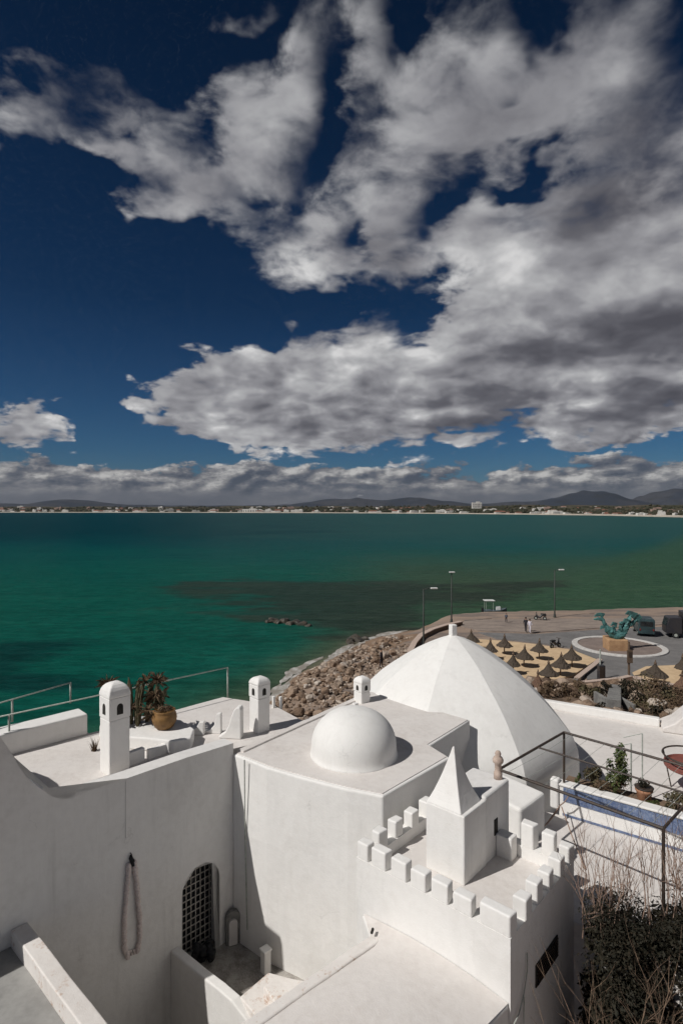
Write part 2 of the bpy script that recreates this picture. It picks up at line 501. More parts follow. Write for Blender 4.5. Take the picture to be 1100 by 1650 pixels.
M['kerb'] = simple('white kerb paint', (.60, .58, .55), (.42, .40, .38), 3, 0.85, 0.3)
M['thatch'] = simple('dry palm thatch', (.10, .078, .058), (.045, .036, .03), 16, 0.95, 0.9, 0.06)
M['thatch2'] = simple('red brown thatch', (.20, .12, .08), (.09, .055, .04), 16, 0.95, 0.9, 0.06)
M['wood'] = simple('old wood', (.16, .11, .075), (.08, .055, .04), 8, 0.85, 0.4, stretch=(4, 4, 1))
M['bronze'] = simple('verdigris bronze', (.085, .22, .21), (.03, .075, .075), 2.2, 0.6, 0.4, 0.03, metal=0.2)
M['pedestal'] = simple('orange stone', (.46, .29, .16), (.34, .20, .11), 2.5, 0.85, 0.4)
M['earth'] = simple('dry brown earth', (.20, .135, .09), (.10, .07, .05), 0.5, 0.95, 0.8, 0.2)
M['greystone'] = simple('grey stone', (.25, .245, .23), (.14, .135, .13), 1.6, 0.9, 0.5)
M['rubber'] = simple('black rubber', (.018, .018, .018), (.03, .03, .03), 10, 0.8, 0.1)
M['van'] = simple('dark teal vehicle paint', (.035, .065, .07), (.02, .035, .04), 1.2, 0.35, 0.0, spec=0.5)
M['truck'] = simple('dark lorry paint', (.022, .022, .028), (.04, .036, .036), 1.2, 0.4, 0.0, spec=0.5)
M['white_paint'] = simple('white paint', (.72, .72, .70), (.56, .56, .55), 2.0, 0.5, 0.0)
M['post'] = simple('lamp post paint', (.055, .06, .055), (.03, .035, .03), 3, 0.6, 0.0)
M['bark'] = simple('dry bark', (.24, .165, .115), (.12, .08, .055), 14, 0.95, 0.5)
M['twig'] = simple('bare twigs', (.36, .25, .19), (.20, .13, .10), 9, 0.9, 0.2)
M['cactus'] = simple('dusty cactus', (.13, .115, .065), (.065, .055, .035), 7, 0.85, 0.5)
def rockfn(N, bs, P):
    oi = N.new('ShaderNodeObjectInfo')
    n = N.noise(P, 1.7, 6, 0.65); n2 = N.noise(P, 9.0, 4, 0.6)
    c = N.ramp(oi.outputs['Random'], [(0.0, (.10, .068, .048)), (0.25, (.20, .135, .092)), (0.5, (.32, .225, .16)), (0.8, (.38, .30, .235)), (1.0, (.52, .46, .40))])
    c = N.mix(N.mul(N.sstep(n, 0.48, 0.66), 0.8), c, (.085, .06, .045))
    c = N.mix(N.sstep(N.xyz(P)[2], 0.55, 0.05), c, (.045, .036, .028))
    c = N.mix(N.mul(N.sstep(n2, 0.55, 0.7), 0.5), c, (.34, .27, .21))
    N.put(bs.inputs['Base Color'], c)
    bump(N, bs, N.add(n, N.mul(n2, 0.5)), 0.9, 0.15)
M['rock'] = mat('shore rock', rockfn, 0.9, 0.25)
def wetrockfn(N, bs, P):
    n = N.noise(P, 1.2, 6, 0.65)
    N.put(bs.inputs['Base Color'], N.mix(N.sstep(n, 0.4, 0.65), (.045, .042, .033), (.09, .072, .055)))
    bump(N, bs, n, 0.9, 0.2)
M['wetrock'] = mat('wet weed covered rock', wetrockfn, 0.5, 0.4)
def tilefn(N, bs, P):
    oi = N.new('ShaderNodeObjectInfo')
    v = N.vm('ADD', P, N.vec(N.mul(oi.outputs['Random'], 3.0), 0.0, 0.0))
    n = N.noise(v, 26.0, 3, 0.5); n2 = N.noise(v, 9.0, 4, 0.6)
    c = N.mix(N.sstep(n2, 0.40, 0.62), (.085, .125, .235), (.15, .20, .32))
    c = N.mix(N.mul(N.sstep(n, 0.50, 0.58), 0.38), c, (.34, .37, .42))
    c = N.mix(N.mul(oi.outputs['Random'], 0.30), c, (.07, .10, .20))
    N.put(bs.inputs['Base Color'], c)
M['tile'] = mat('blue glazed tile', tilefn, 0.35, 0.5)
def leafmat(name, a, b, c_):
    def fn(N, bs, P):
        n = N.noise(P, 1.6, 4, 0.6); n2 = N.noise(P, 14.0, 3, 0.6)
        c = N.mix(N.sstep(n, 0.38, 0.62), a, b)
        c = N.mix(N.sstep(n2, 0.52, 0.70), c, c_)
        N.put(bs.inputs['Base Color'], c)
    return mat(name, fn, 0.75, 0.25)
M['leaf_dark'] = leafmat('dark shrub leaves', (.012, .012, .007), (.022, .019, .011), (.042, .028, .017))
M['leaf_green'] = leafmat('green shrub leaves', (.040, .065, .018), (.075, .095, .03), (.12, .085, .04))
M['leaf_brown'] = leafmat('dry shrub leaves', (.085, .055, .035), (.14, .095, .055), (.20, .14, .085))
M['leaf_olive'] = leafmat('olive scrub leaves', (.065, .058, .03), (.105, .085, .045), (.15, .105, .06))

# ================================================================== the setting
random.seed(4)
COAST = [(-34, 8), (-18, 24), (-10, 37), (-6.6, 44.7), (-4.2, 55.0), (-1.2, 61), (2.2, 67.9), (6.8, 73.5), (10.5, 76.5), (15.5, 83.4), (23.5, 85.6), (33, 86.4), (55, 90.0), (90, 97), (160, 118), (420, 240)]
LANDPOLY = COAST + [(420, -60), (-34, -60)]
def inside(x, y, poly):
    c = False; n = len(poly); j = n - 1
    for i in range(n):
        xi, yi = poly[i]; xj, yj = poly[j]
        if (yi > y) != (yj > y) and x < (xj - xi) * (y - yi) / (yj - yi) + xi:
            c = not c
        j = i
    return c
def cdist(x, y):
    best = 1e9
    for (ax, ay), (bx, by) in zip(COAST[:-1], COAST[1:]):
        dx, dy = bx - ax, by - ay
        t = max(0.0, min(1.0, ((x - ax) * dx + (y - ay) * dy) / (dx * dx + dy * dy)))
        best = min(best, hypot(x - ax - t * dx, y - ay - t * dy))
    return best if inside(x, y, LANDPOLY) else -best

def ground_z(x, y):
    d = cdist(x, y) + mnoise.noise(Vector((x * 0.35, y * 0.35, 0))) * 0.5
    quay = max(0.0, min(1.0, (x - 9.0) / 5.0))        # sea wall on the right, sloping bank on the left
    w = 7.0 - 5.6 * quay
    t = max(-1.0, min(1.0, d / w))
    z = -0.6 + 0.6 * (t + 1.0) if t < 0 else t * (2.0 - t)
    return z + 0.04 * mnoise.noise(Vector((x * 0.8, y * 0.8, 3)))

# ---- ground: one sheet of shore land
xs = [-34 + i * 1.0 for i in range(0, 110)] + [76 + i * 6 for i in range(0, 58)]
ys = [-40 + i * 5 for i in range(0, 13)] + [25 + i * 1.0 for i in range(0, 76)] + [101 + i * 6 for i in range(0, 24)]
gv, gf, idx = [], [], {}
for j, y_ in enumerate(ys):
    for i, x_ in enumerate(xs):
        idx[i, j] = len(gv)
        gv.append((x_, y_, ground_z(x_, y_)))
for j in range(len(ys) - 1):
    for i in range(len(xs) - 1):
        q = [idx[i, j], idx[i + 1, j], idx[i + 1, j + 1], idx[i, j + 1]]
        if max(gv[k][2] for k in q) > -0.55:
            gf.append(q)
def groundfn(N, bs, P):
    x, y, z = N.xyz(P)
    n = N.noise(P, 0.22, 5, 0.6); n2 = N.noise(P, 2.5, 5, 0.65)
    c = N.mix(N.sstep(N.noise(N.vm('MULTIPLY', P, (0.12, 0.5, 1.0)), 1.0, 5, 0.6), 0.42, 0.60), (.30, .225, .175), (.185, .15, .13))
    c = N.mix(N.mul(N.sstep(n2, 0.5, 0.7), 0.5), c, (.33, .26, .20))
    low = N.sstep(N.add(z, N.mul(N.sub(n2, 0.5), 0.3)), 0.30, 0.80)
    c = N.mix(low, (.235, .165, .115), c)
    N.put(bs.inputs['Base Color'], c)
    bump(N, bs, N.add(n2, n), 0.6, 0.08)
ground = rawmesh('ground', gv, gf, mat('shore ground', groundfn, 0.9, 0.2), None, True, 'structure')

# ---- sea
def seafn(N, bs, P):
    x, y, z = N.xyz(P)
    w1 = N.noise(N.vm('MULTIPLY', P, (0.012, 0.020, 1.0)), 1.0, 6, 0.62)
    w2 = N.noise(N.vm('MULTIPLY', P, (0.05, 0.11, 1.0)), 1.0, 6, 0.65)
    # open water darkens away from the shore
    far = N.sstep(N.add(y, N.mul(N.sub(w1, 0.5), 160.0)), 75.0, 330.0)
    c = N.mix(far, (.004, .070, .052), (.0003, .056, .060))
    side = N.sstep(N.add(N.div(x, N.mx(y, 1.0)), N.mul(N.sub(w1, 0.5), 0.9)), -0.42, 0.30)
    deep = N.sstep(N.add(y, N.mul(N.sub(w1, 0.5), 300.0)), 120.0, 420.0)
    c = N.mix(deep, c, N.mix(side, (.0001, .030, .038), (.013, .064, .062)))
    # shallow, sandy water off the promenade
    sh = N.mul(N.sstep(N.add(x, N.mul(N.sub(w1, 0.5), 40.0)), -14.0, 26.0), N.sstep(N.add(y, N.mul(N.sub(w2, 0.5), 90.0)), 260.0, 95.0))
    c = N.mix(N.mul(sh, 0.85), c, (.044, .066, .037))
    near = N.sstep(N.add(N.sub(y, N.mul(x, 1.35)), N.mul(N.sub(w2, 0.5), 26.0)), 80.0, 50.0)
    c = N.mix(N.mul(near, 0.8), c, (.030, .074, .042))
    # clouded, sandy shallows right at the stony shore
    dl = N.mul(N.sub(N.mul(N.add(x, 9.0), 30.9), N.mul(N.sub(y, 37.0), 12.2)), 1.0 / 33.2)
    dl = N.add(dl, N.mul(N.sub(w2, 0.5), 5.0))
    shm = N.mul(N.sstep(dl, -8.5, 0.5), N.sstep(y, 80.0, 70.0))
    c = N.mix(N.mul(shm, 0.9), c, N.mix(N.sstep(dl, -4.0, 0.5), (.075, .085, .052), (.20, .165, .125)))
    # weed and reef on the bottom
    def blob(cx, cy, rx, ry):
        a = N.mul(N.sub(x, cx), 1.0 / rx); b = N.mul(N.sub(y, cy), 1.0 / ry)
        return N.m('EXPONENT', N.mul(N.add(N.mul(a, a), N.mul(b, b)), -0.8))
    reef = N.add(N.add(blob(-4.0, 94.0, 17.0, 16.0), blob(-19.0, 120.0, 24.0, 14.0)), N.add(blob(16.0, 110.0, 24.0, 14.0), N.add(blob(40.0, 122.0, 12.0, 6.0), blob(3.0, 79.0, 9.0, 8.0))))
    rf = N.sstep(N.add(reef, N.mul(N.sub(w2, 0.5), 3.4)), 0.40, 1.05)
    c = N.mix(N.mul(rf, 0.80), c, (.021, .030, .024))
    weed = N.add(blob(-36.0, 66.0, 12.0, 5.0), N.add(blob(-31.0, 52.5, 11.0, 3.6), blob(-43.0, 58.0, 10.0, 5.0)))
    wf = N.sstep(N.add(weed, N.mul(N.sub(w2, 0.5), 1.8)), 0.42, 1.0)
    c = N.mix(N.mul(wf, 0.7), c, (.003, .022, .024))
    c = N.mix(N.mul(N.sstep(w2, 0.48, 0.68), 0.5), c, N.mix(1.0, c, (1.6, 1.35, 1.3), 'MULTIPLY'))
    streaks = N.noise(N.vm('MULTIPLY', P, (0.03, 0.30, 1.0)), 1.0, 5, 0.6)
    c = N.mix(N.mul(N.sstep(streaks, 0.50, 0.66), 0.4), c, N.mix(1.0, c, (.55, .62, .62), 'MULTIPLY'))
    rip = N.noise(N.vm('MULTIPLY', P, (0.35, 0.9, 1.0)), 1.0, 5, 0.7)
    c = N.mix(N.sstep(rip, 0.38, 0.62), N.mix(1.0, c, (.78, .82, .82), 'MULTIPLY'), N.mix(1.0, c, (1.25, 1.2, 1.2), 'MULTIPLY'))
    N.put(bs.inputs['Base Color'], c)
    a = N.noise(N.vm('MULTIPLY', P, (0.55, 1.1, 1.0)), 1.0, 5, 0.65)
    b = N.noise(N.vm('MULTIPLY', P, (0.10, 0.22, 1.0)), 1.0, 4, 0.6)
    bump(N, bs, N.add(a, N.mul(b, 2.0)), 0.55, 0.35)
    bs.inputs['IOR'].default_value = 1.33
sv, sf = [], []
bm = B()
prism(bm, [(-14000, -200), (14000, -200), (14000, 14000), (-14000, 14000)], -6.0, 0.0)
sea = fin('sea', bm, mat('sea water', seafn, 0.4, 0.008), kind='structure')

# ---- foam and wash along the near shore
def foamfn(N, bs, P):
    n = N.noise(N.vm('MULTIPLY', P, (1.0, 0.7, 1.0)), 0.9, 6, 0.65)
    N.put(bs.inputs['Base Color'], N.mix(N.sstep(n, 0.42, 0.62), (.26, .235, .20), (.50, .48, .45)))
fm = mat('foam and clouded wash', foamfn, 0.6, 0.3)
bm = B()
random.seed(11)
def coast_pt(t):
    seg = COAST[2:9]
    L = [hypot(b[0] - a[0], b[1] - a[1]) for a, b in zip(seg[:-1], seg[1:])]
    s = t * sum(L)
    for (a, b), l in zip(zip(seg[:-1], seg[1:]), L):
        if s <= l:
            d = Vector((b[0] - a[0], b[1] - a[1])) / l
            return Vector((a[0] + d.x * s, a[1] + d.y * s)), d
        s -= l
    return Vector(seg[-1]), d
for k in range(26):
    t0 = random.uniform(0.12, 0.95)
    p, d = coast_pt(t0)
    n = Vector((-d.y, d.x))
    off = random.choice((-0.2, 0.0, 0.2, 0.5, 0.9)) + random.uniform(-0.3, 0.4)
    ln = random.uniform(3.0, 9.0); wd = random.uniform(0.3, 1.0) * (1.0 if off < 1.2 else 0.22)
    up, lo = [], []
    m_ = 10
    for i in range(m_ + 1):
        u = i / m_
        s_ = (u - 0.5) * ln
        wig = 0.35 * mnoise.noise(Vector((p.x * 0.7 + s_ * 0.8, p.y * 0.7, k)))
        ww = wd * (4 * u * (1 - u)) ** 0.6 * (0.6 + 0.6 * abs(mnoise.noise(Vector((s_ * 2.1, k * 1.3, 7))))) + 0.01
        c_ = p + d * s_ + n * (off + wig)
        up.append(c_ + n * ww); lo.append(c_ - n * ww)
    zz = 0.03 + 0.0015 * k
    ve = [bm.verts.new((v.x, v.y, zz)) for v in up] + [bm.verts.new((v.x, v.y, zz)) for v in lo[::-1]]
    for i in range(m_):
        bm.faces.new((ve[i], ve[i + 1], ve[2 * m_ + 1 - i - 1], ve[2 * m_ + 1 - i]))
fo = fin('foam', bm, fm, kind='stuff')
tag(fo, 'pale foam and clouded wash where the waves meet the stony shore', 'foam')

# ---- road, plaza and sand as thin sheets over the ground
def sheet(name, pts, z, m, kind='structure', th=0.25):
    bm = B(); prism(bm, pts, z - th, z)
    return fin(name, bm, m, kind=kind)
RB = at(996, 1043, 1.02)
road = sheet('road', [xy(at(p, q, 1.0)) for p, q in ((770, 1020), (860, 1023), (960, 1016), (1040, 1012), (1200, 1005), (1400, 1030), (1250, 1078), (1120, 1082), (1020, 1092), (945, 1096), (940, 1062), (925, 1046), (860, 1036), (800, 1030))], 1.09, M['asphalt'])
promenade = sheet('promenade', [xy(at(p, q, 1.0)) for p, q in ((742, 1010), (748, 1000), (820, 999), (900, 998), (1010, 997), (1150, 992), (1180, 998), (1040, 1009), (960, 1013), (860, 1020), (770, 1017))], 1.085, M['plaza'])
sand1 = sheet('sand', [xy(at(p, q, 1.1)) for p, q in ((735, 1042), (765, 1030), (800, 1032), (860, 1038), (922, 1048), (948, 1058), (961, 1063), (935, 1080), (920, 1090), (880, 1098), (840, 1090), (780, 1066))], 1.14, M['sand'])
sand2 = sheet('sand', [xy(at(p, q, 1.1)) for p, q in ((1018, 1084), (1040, 1074), (1110, 1071), (1220, 1075), (1220, 1120), (1110, 1112), (1060, 1104), (1025, 1096))], 1.13, M['sand'])
beach = sheet('beach', [xy(at(p, q, 0.9)) for p, q in ((588, 1035), (610, 1027), (650, 1024), (690, 1020), (700, 1030), (690, 1050), (640, 1052), (600, 1048))], 0.96, M['wet_sand'])

# ---- the far shore of the bay
def shoreD(px):
    tab = [(-500, 3900), (0, 3700), (300, 3500), (500, 3100), (700, 2500), (850, 2000), (950, 1700), (1030, 1450), (1100, 1230), (1250, 950), (1600, 600)]
    for (a, da), (b, db) in zip(tab[:-1], tab[1:]):
        if px <= b:
            return da + (db - da) * (px - a) / (b - a)
    return 600
def far_z(px, D, inl):
    r = 46.0 * min(1.0, inl / 1500.0) ** 0.8 * (0.55 + 0.45 * min(1.0, max(0.0, D) / 3500))
    n = mnoise.noise(Vector((px * 0.012, inl * 0.003, 1.0))) * 0.5 + 0.5
    return 1.5 + r * (0.65 + 0.6 * n)
fv, ff, fi = [], [], {}
PXS = [-500 + 15 * i for i in range(0, 141)]
INL = [0, 60, 130, 220, 330, 460, 620, 820, 1060, 1350, 1700, 2200]
for i, px in enumerate(PXS):
    D0 = shoreD(px) + 40 * mnoise.noise(Vector((px * 0.013, 2.0, 0)))
    for j, il in enumerate(INL):
        D = D0 + il
        X = (px - 550) / FPX * D0 + (px - 550) / FPX * il * 0.8
        zz = (-1.0 if il == 0 else far_z(px, D, il)) + (0 if il == 0 else 5.0 * mnoise.noise(Vector((X * 0.008, D * 0.008, 5))))
        fi[i, j] = len(fv); fv.append((X, D, zz))
for i in range(len(PXS) - 1):
    for j in range(len(INL) - 1):
        ff.append((fi[i, j], fi[i + 1, j], fi[i + 1, j + 1], fi[i, j + 1]))
def farlandfn(N, bs, P):
    n = N.noise(P, 0.010, 6, 0.65); n2 = N.noise(P, 0.05, 5, 0.65)
    c = N.mix(N.sstep(n, 0.42, 0.60), (.055, .058, .035), (.115, .085, .060))
    c = N.mix(N.sstep(n2, 0.52, 0.66), c, (.028, .034, .020))
    N.put(bs.inputs['Base Color'], c)
far_land = rawmesh('far_shore_land', fv, ff, mat('far shore land', farlandfn, 0.95, 0.1), None, False, 'structure')
bv, bf = [], []
for i, px in enumerate(PXS):
    D0 = shoreD(px) + 40 * mnoise.noise(Vector((px * 0.013, 2.0, 0)))
    k = (px - 550) / FPX
    bv += [(k * (D0 - 6), D0 - 6, 0.15), (k * (D0 + 20), D0 + 20, 2.6), (k * (D0 + 34), D0 + 34, 4.4)]
for i in range(len(PXS) - 1):
    a = 3 * i
    bf += [(a, a + 3, a + 4, a + 1), (a + 1, a + 4, a + 5, a + 2)]
rawmesh('far_beach', bv, bf, simple('pale far beach', (.48, .43, .36), (.30, .27, .22), 0.02, 0.95, 0.0), None, True, 'structure')

# ---- hills behind
def ridge(name, prof, D, depth, m, seed):
    n = 150; rows = 9
    x0, x1 = prof[0][0], prof[-1][0]
    v, f = [], []
    for i in range(n + 1):
        px = x0 + (x1 - x0) * i / n
        for (a, ya), (b, yb) in zip(prof[:-1], prof[1:]):
            if a <= px <= b:
                u = (px - a) / (b - a); u = u * u * (3 - 2 * u)
                top = ya + (yb - ya) * u
                break
        hgt = max(0.0, (HZ - top)) / FPX * D
        for j in range(rows):
            w = j / (rows - 1)
            sh = sin(pi * w) ** 0.8
            dd = D + (w - 0.5) * depth
            X = (px - 550) / FPX * D
            z = CAM_Z * (1 if j else 0) + hgt * sh
            z *= 0.92 + 0.16 * mnoise.noise(Vector((X * 0.0022, dd * 0.0022, seed))) + 0.10 * mnoise.noise(Vector((X * 0.007, dd * 0.007, seed)))
            v.append((X, dd, max(z, 2.0)))
    for i in range(n):
        for j in range(rows - 1):
            a = i * rows + j
            f.append((a, a + rows, a + rows + 1, a + 1))
    o = rawmesh(name, v, f, m, None, True, 'structure')
    return o
def hillfn(N, bs, P):
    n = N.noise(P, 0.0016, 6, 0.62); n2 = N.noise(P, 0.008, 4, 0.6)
    c = N.mix(N.sstep(n, 0.42, 0.60), (.036, .044, .060), (.056, .060, .072))  # bluish tint paints distance haze into the hill colour
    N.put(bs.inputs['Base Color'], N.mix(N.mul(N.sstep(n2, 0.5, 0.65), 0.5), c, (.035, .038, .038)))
hm = mat('haze tinted hills', hillfn, 0.95, 0.1)
ridge('hills', [(-300, 812), (-60, 812), (60, 810), (110, 804), (150, 807), (200, 812), (300, 814), (420, 814), (480, 811), (530, 804), (565, 800), (610, 805), (665, 799), (705, 806), (770, 811), (840, 807), (1000, 812), (1500, 812)], 10500, 2500, hm, 1.0)
ridge('hills', [(780, 818), (840, 812), (890, 801), (922, 792), (940, 790), (975, 793), (1000, 801), (1022, 806), (1045, 797), (1070, 787), (1095, 785), (1150, 779), (1230, 784), (1320, 800), (1450, 815)], 7800, 1800, hm, 5.0)

# ================================================================== the white houses
U1 = Vector((.743, -.669)); U2 = Vector((.669, .743))      # the two directions the tower is built along
TL = Vector((.533, 12.23))                                 # datum on the tower's front
def T(a, b): return TL + U1 * a + U2 * b
Z0 = 0.7                                                   # foundations
ZT = 8.15                                                  # tower terrace floor

# ---------------- crenellated tower
tw = thing('crenellated_tower', 'square white crenellated tower with pointed turret, its right side in deep shade', 'tower', (2.0, 12.0, Z0))
bm = B(); prism(bm, [T(-.28, 0), T(3.29, 0), T(3.29, 3.05), T(-.28, 3.05)], Z0, ZT); wobble(bm, 0.7, .008)
fin('wall', bm, M['wall'], tw)
bm = B(); prism(bm, [T(-.03, .25), T(3.04, .25), T(3.04, 2.8), T(-.03, 2.8)], ZT - .02, ZT + .012)
fin('terrace_floor', bm, M['roof'], tw)
PH = ZT + .28
for (a0, a1, b0, b1) in ((-.28, 3.29, 0, .25), (3.04, 3.29, .252, 2.798), (-.28, -.03, .252, 2.798), (1.72, 3.29, 2.8, 3.05)):
    bm = B(); prism(bm, [T(a0, b0), T(a1, b0), T(a1, b1), T(a0, b1)], ZT, PH); wobble(bm, .7, .008)
    fin('parapet', bm, M['wall'], tw)
random.seed(5)
def merlon(a0, a1, b0, b1, h=.42):
    bm = B()
    h += random.uniform(-.035, .035)
    j = lambda: random.uniform(-.022, .022)
    prism(bm, [T(a0 + j(), b0 + .004), T(a1 + j(), b0 + .004), T(a1 + j(), b1 - .004), T(a0 + j(), b1 - .004)], PH - .02, PH + h)
    fin('merlon', bm, M['wall'], tw, bevel=.035, seg=3)
for r in ((-.275, .018), (.145, .505), (.66, 1.036), (1.155, 1.514), (1.64, 2.0), (2.135, 2.505), (2.66, 3.285)):
    merlon(r[0], r[1], 0, .25, .35)
for r in ((.60, .90), (1.15, 1.45), (1.70, 2.0), (2.25, 2.55), (2.80, 3.05)):
    merlon(3.04, 3.29, r[0], r[1], .36)
for r in ((.50, .80), (1.12, 1.42), (1.72, 2.02), (2.36, 2.68)):
    merlon(-.28, -.03, r[0], r[1], .37)
for r in ((2.18, 2.50), (2.66, 2.94)):
    merlon(r[0], r[1], 2.8, 3.05, .50)
# turret
bm = B(); prism(bm, [T(.80, 1.08), T(1.755, 1.08), T(1.755, 2.03), T(.80, 2.03)], ZT, 9.60); wobble(bm, .5, .010)
tu = fin('turret', bm, M['wall'], tw, bevel=.03)
bm = B()
cx_, cy_ = 1.235, 1.52
rings = []
for h, s in ((0, 1.0), (.10, .865), (.22, .72), (.36, .575), (.52, .425), (.68, .29), (.84, .165), (.96, .075), (1.0, .045)):
    z = 9.595 + h * 1.20
    hw = .435 * s
    rings.append([bm.verts.new((*T(cx_ + dx * hw, cy_ + dy * hw), z)) for dx, dy in ((-1, -1), (1, -1), (1, 1), (-1, 1))])
for r0, r1 in zip(rings[:-1], rings[1:]):
    for k in range(4):
        bm.faces.new((r0[k], r0[(k + 1) % 4], r1[(k + 1) % 4], r1[k]))
bm.faces.new(rings[0][::-1]); bm.faces.new(rings[-1])
fin('spire', bm, M['wall'], tu, bevel=.018)
# block behind the turret, its niche, a step and a clay finial
bm = B(); prism(bm, [T(.76, 2.04), T(1.73, 2.04), T(1.73, 3.22), T(.76, 3.22)], ZT - .5, 9.64); wobble(bm, .5, .010)
bk = fin('roof_block', bm, M['wall_old'], tw, bevel=.06, seg=3)
bm = B(); prism(bm, [T(1.728, 2.44), T(1.742, 2.44), T(1.742, 2.60), T(1.728, 2.60)], 8.62, 8.98)
fin('niche', bm, M['hole'], bk)
bm = B(); prism(bm, [T(1.735, 2.50), T(2.12, 2.50), T(2.12, 2.79), T(1.735, 2.79)], ZT, 8.66)
fin('step_block', bm, M['wall_old'], tw, bevel=.03)
bm = B(); p = T(1.52, 3.05)
lathe(bm, [(.10, 0), (.10, .16), (.085, .18), (.075, .22), (.08, .36), (.12, .40), (.13, .46), (.10, .52), (.06, .55), (.075, .60), (.05, .66), (0, .68)], (p.x, p.y, 9.63), 14)
fin('finial', bm, M['stone_pink'], bk, smooth=True)
# shaded vent grille and a hanging cable on the right face
bm = B(); prism(bm, [T(3.285, 1.03), T(3.315, 1.03), T(3.315, 2.1), T(3.285, 2.1)], 6.93, 7.36)
gr = fin('vent_grille', bm, M['hole'], tw, bevel=.01)
for k in range(7):
    z = 6.97 + k * .055
    bm = B(); prism(bm, [T(3.316, 1.06), T(3.335, 1.06), T(3.335, 2.07), T(3.316, 2.07)], z, z + .022)
    fin('slat', bm, M['dark_iron'], gr)
bm = B()
cab = [T(3.32, .62).to_3d() + Vector((0, 0, 7.85)), T(3.33, .60).to_3d() + Vector((0, 0, 7.55)), T(3.33, .45).to_3d() + Vector((0, 0, 7.2)), T(3.34, .22).to_3d() + Vector((0, 0, 7.0)), T(3.34, .02).to_3d() + Vector((0, 0, 6.95)), T(3.33, -.02).to_3d() + Vector((0, 0, 6.6)), T(3.34, .2).to_3d() + Vector((0, 0, 6.55)), T(3.34, .42).to_3d() + Vector((0, 0, 6.62)), T(3.33, .46).to_3d() + Vector((0, 0, 7.15))]
tube(bm, cab, .012, 6)
fin('wall_tube', bm, M['rail'], tw)

# ---------------- lower wing in front of the tower
LW = Vector((-.754, -.657))
wl0 = Vector((.59, 11.60)); wr0 = T(3.27, -.004)
wg = thing('flat_roofed_wing', 'low flat roofed wing with rust stained kerb below the crenellated tower', 'house', (1.5, 8.5, Z0))
wing = [T(-.12, -.006), wr0, wr0 + LW * 7.0, wl0 + LW * 7.2, wl0]
bm = B(); prism(bm, wing, Z0, 7.28); wobble(bm, .9, .010)
fin('wall', bm, M['wall'], wg, bevel=.05, seg=3)
bm = B(); nL = Vector((.657, -.754))
lft = [wl0 + nL * .22 + Vector((.30, .26)), wl0 + nL * .22 + LW * 7.1]; rgt = [T(3.25, -.012), wr0 + LW * 6.9 + Vector((.02, -.02))]
gr_ = []
for i in range(15):            # softly vaulted roof
    row = []
    for j in range(13):
        u = i / 14; v = j / 12
        a_ = lft[0].lerp(lft[1], u); b_ = rgt[0].lerp(rgt[1], u)
        p = a_.lerp(b_, v)
        if i == 0: p = T(-.06, -.012).lerp(T(3.25, -.012), v)
        z = 7.285 + .24 * sin(pi * min(1.0, v * .97 + .015)) ** .9 * min(1.0, .55 + u * 2.2)
        row.append(bm.verts.new((p.x, p.y, z + .012 * mnoise.noise(Vector((p.x, p.y, 1.0)) * 1.3))))
    gr_.append(row)
for i in range(14):
    for j in range(12):
        bm.faces.new((gr_[i][j], gr_[i][j + 1], gr_[i + 1][j + 1], gr_[i + 1][j]))
fin('roof', bm, M['roof'], wg, smooth=True)
bm = B(); slab(bm, wl0 + Vector((.02, .02)), wl0 + LW * 7.15, .24, 7.27, 7.345, 1); wobble(bm, .4, .014, 2.0)
fin('kerb', bm, M['roof_stain'], wg, bevel=.04, seg=3)
bm = B(); p = wl0 + Vector((.05, -.02)); tube(bm, [(p.x, p.y + .05, 7.44), (p.x - .03, p.y - .05, 7.43)], .03, 10)
fin('drain_spout', bm, M['hole'], wg)

# ---------------- main house with the small dome
ZR = 9.2
FL = at(375, 1215, ZR); FR = at(617, 1283, ZR)
nb_a = at(725, 1221, ZR); nb_b = at(693, 1201, ZR); nb_c = at(757, 1160, ZR); nb_d = at(597, 1114, ZR)
main_poly = [xy(FL), xy(at(430, 1237, ZR)), xy(at(493, 1255, ZR)), xy(at(560, 1272, ZR)), xy(FR), xy(nb_a), xy(nb_b), xy(nb_c), xy(nb_d)]
mh = thing('domed_house', 'white flat roofed house with small round dome and sunlit blank front wall', 'house', (0.5, 16.5, Z0))
bm = B(); prism(bm, main_poly, Z0, ZR); wobble(bm, .8, .014)
fin('wall', bm, M['wall'], mh, bevel=.05, seg=3)
cen = Vector((0.6, 16.8))
bm = B(); prism(bm, [tuple(Vector(p) + (cen - Vector(p)).normalized() * .10) for p in main_poly], ZR - .02, ZR + .022); wobble(bm, .7, .006)
fin('roof', bm, M['roof'], mh, smooth=False)
dc = at(570, 1215, ZR)
bm = B()
lathe(bm, [(1.24, 0), (1.205, .05), (1.185, .18), (1.18, .30)] + [(1.18 * cos(a * pi / 2 / 12) ** .95, .30 + .98 * sin(a * pi / 2 / 12)) for a in range(1, 12)] + [(0, 1.285)], (dc.x, dc.y, ZR), 48)
wobble(bm, 10, .008, 1.6)
fin('dome', bm, M['dome'], mh, smooth=True)
bm = B()
tube(bm, [at(396, 1222, ZR + .05) + Vector((-.02, -.10, 0)), at(396, 1222, ZR) + Vector((-.0, -.10, -2.2)), at(396, 1222, ZR) + Vector((.06, -.12, -4.6))], .018, 6)
fin('wall_tube', bm, M['rail'], mh)
bm = B()
e0 = at(377, 1214, ZR); e1 = at(597, 1116, ZR)
slab(bm, (e0.x + .1, e0.y + .12), (e1.x - .2, e1.y - .2), .22, ZR, ZR + .07, -1); wobble(bm, .5, .008)
fin('roof_kerb', bm, M['roof'], mh, bevel=.02)

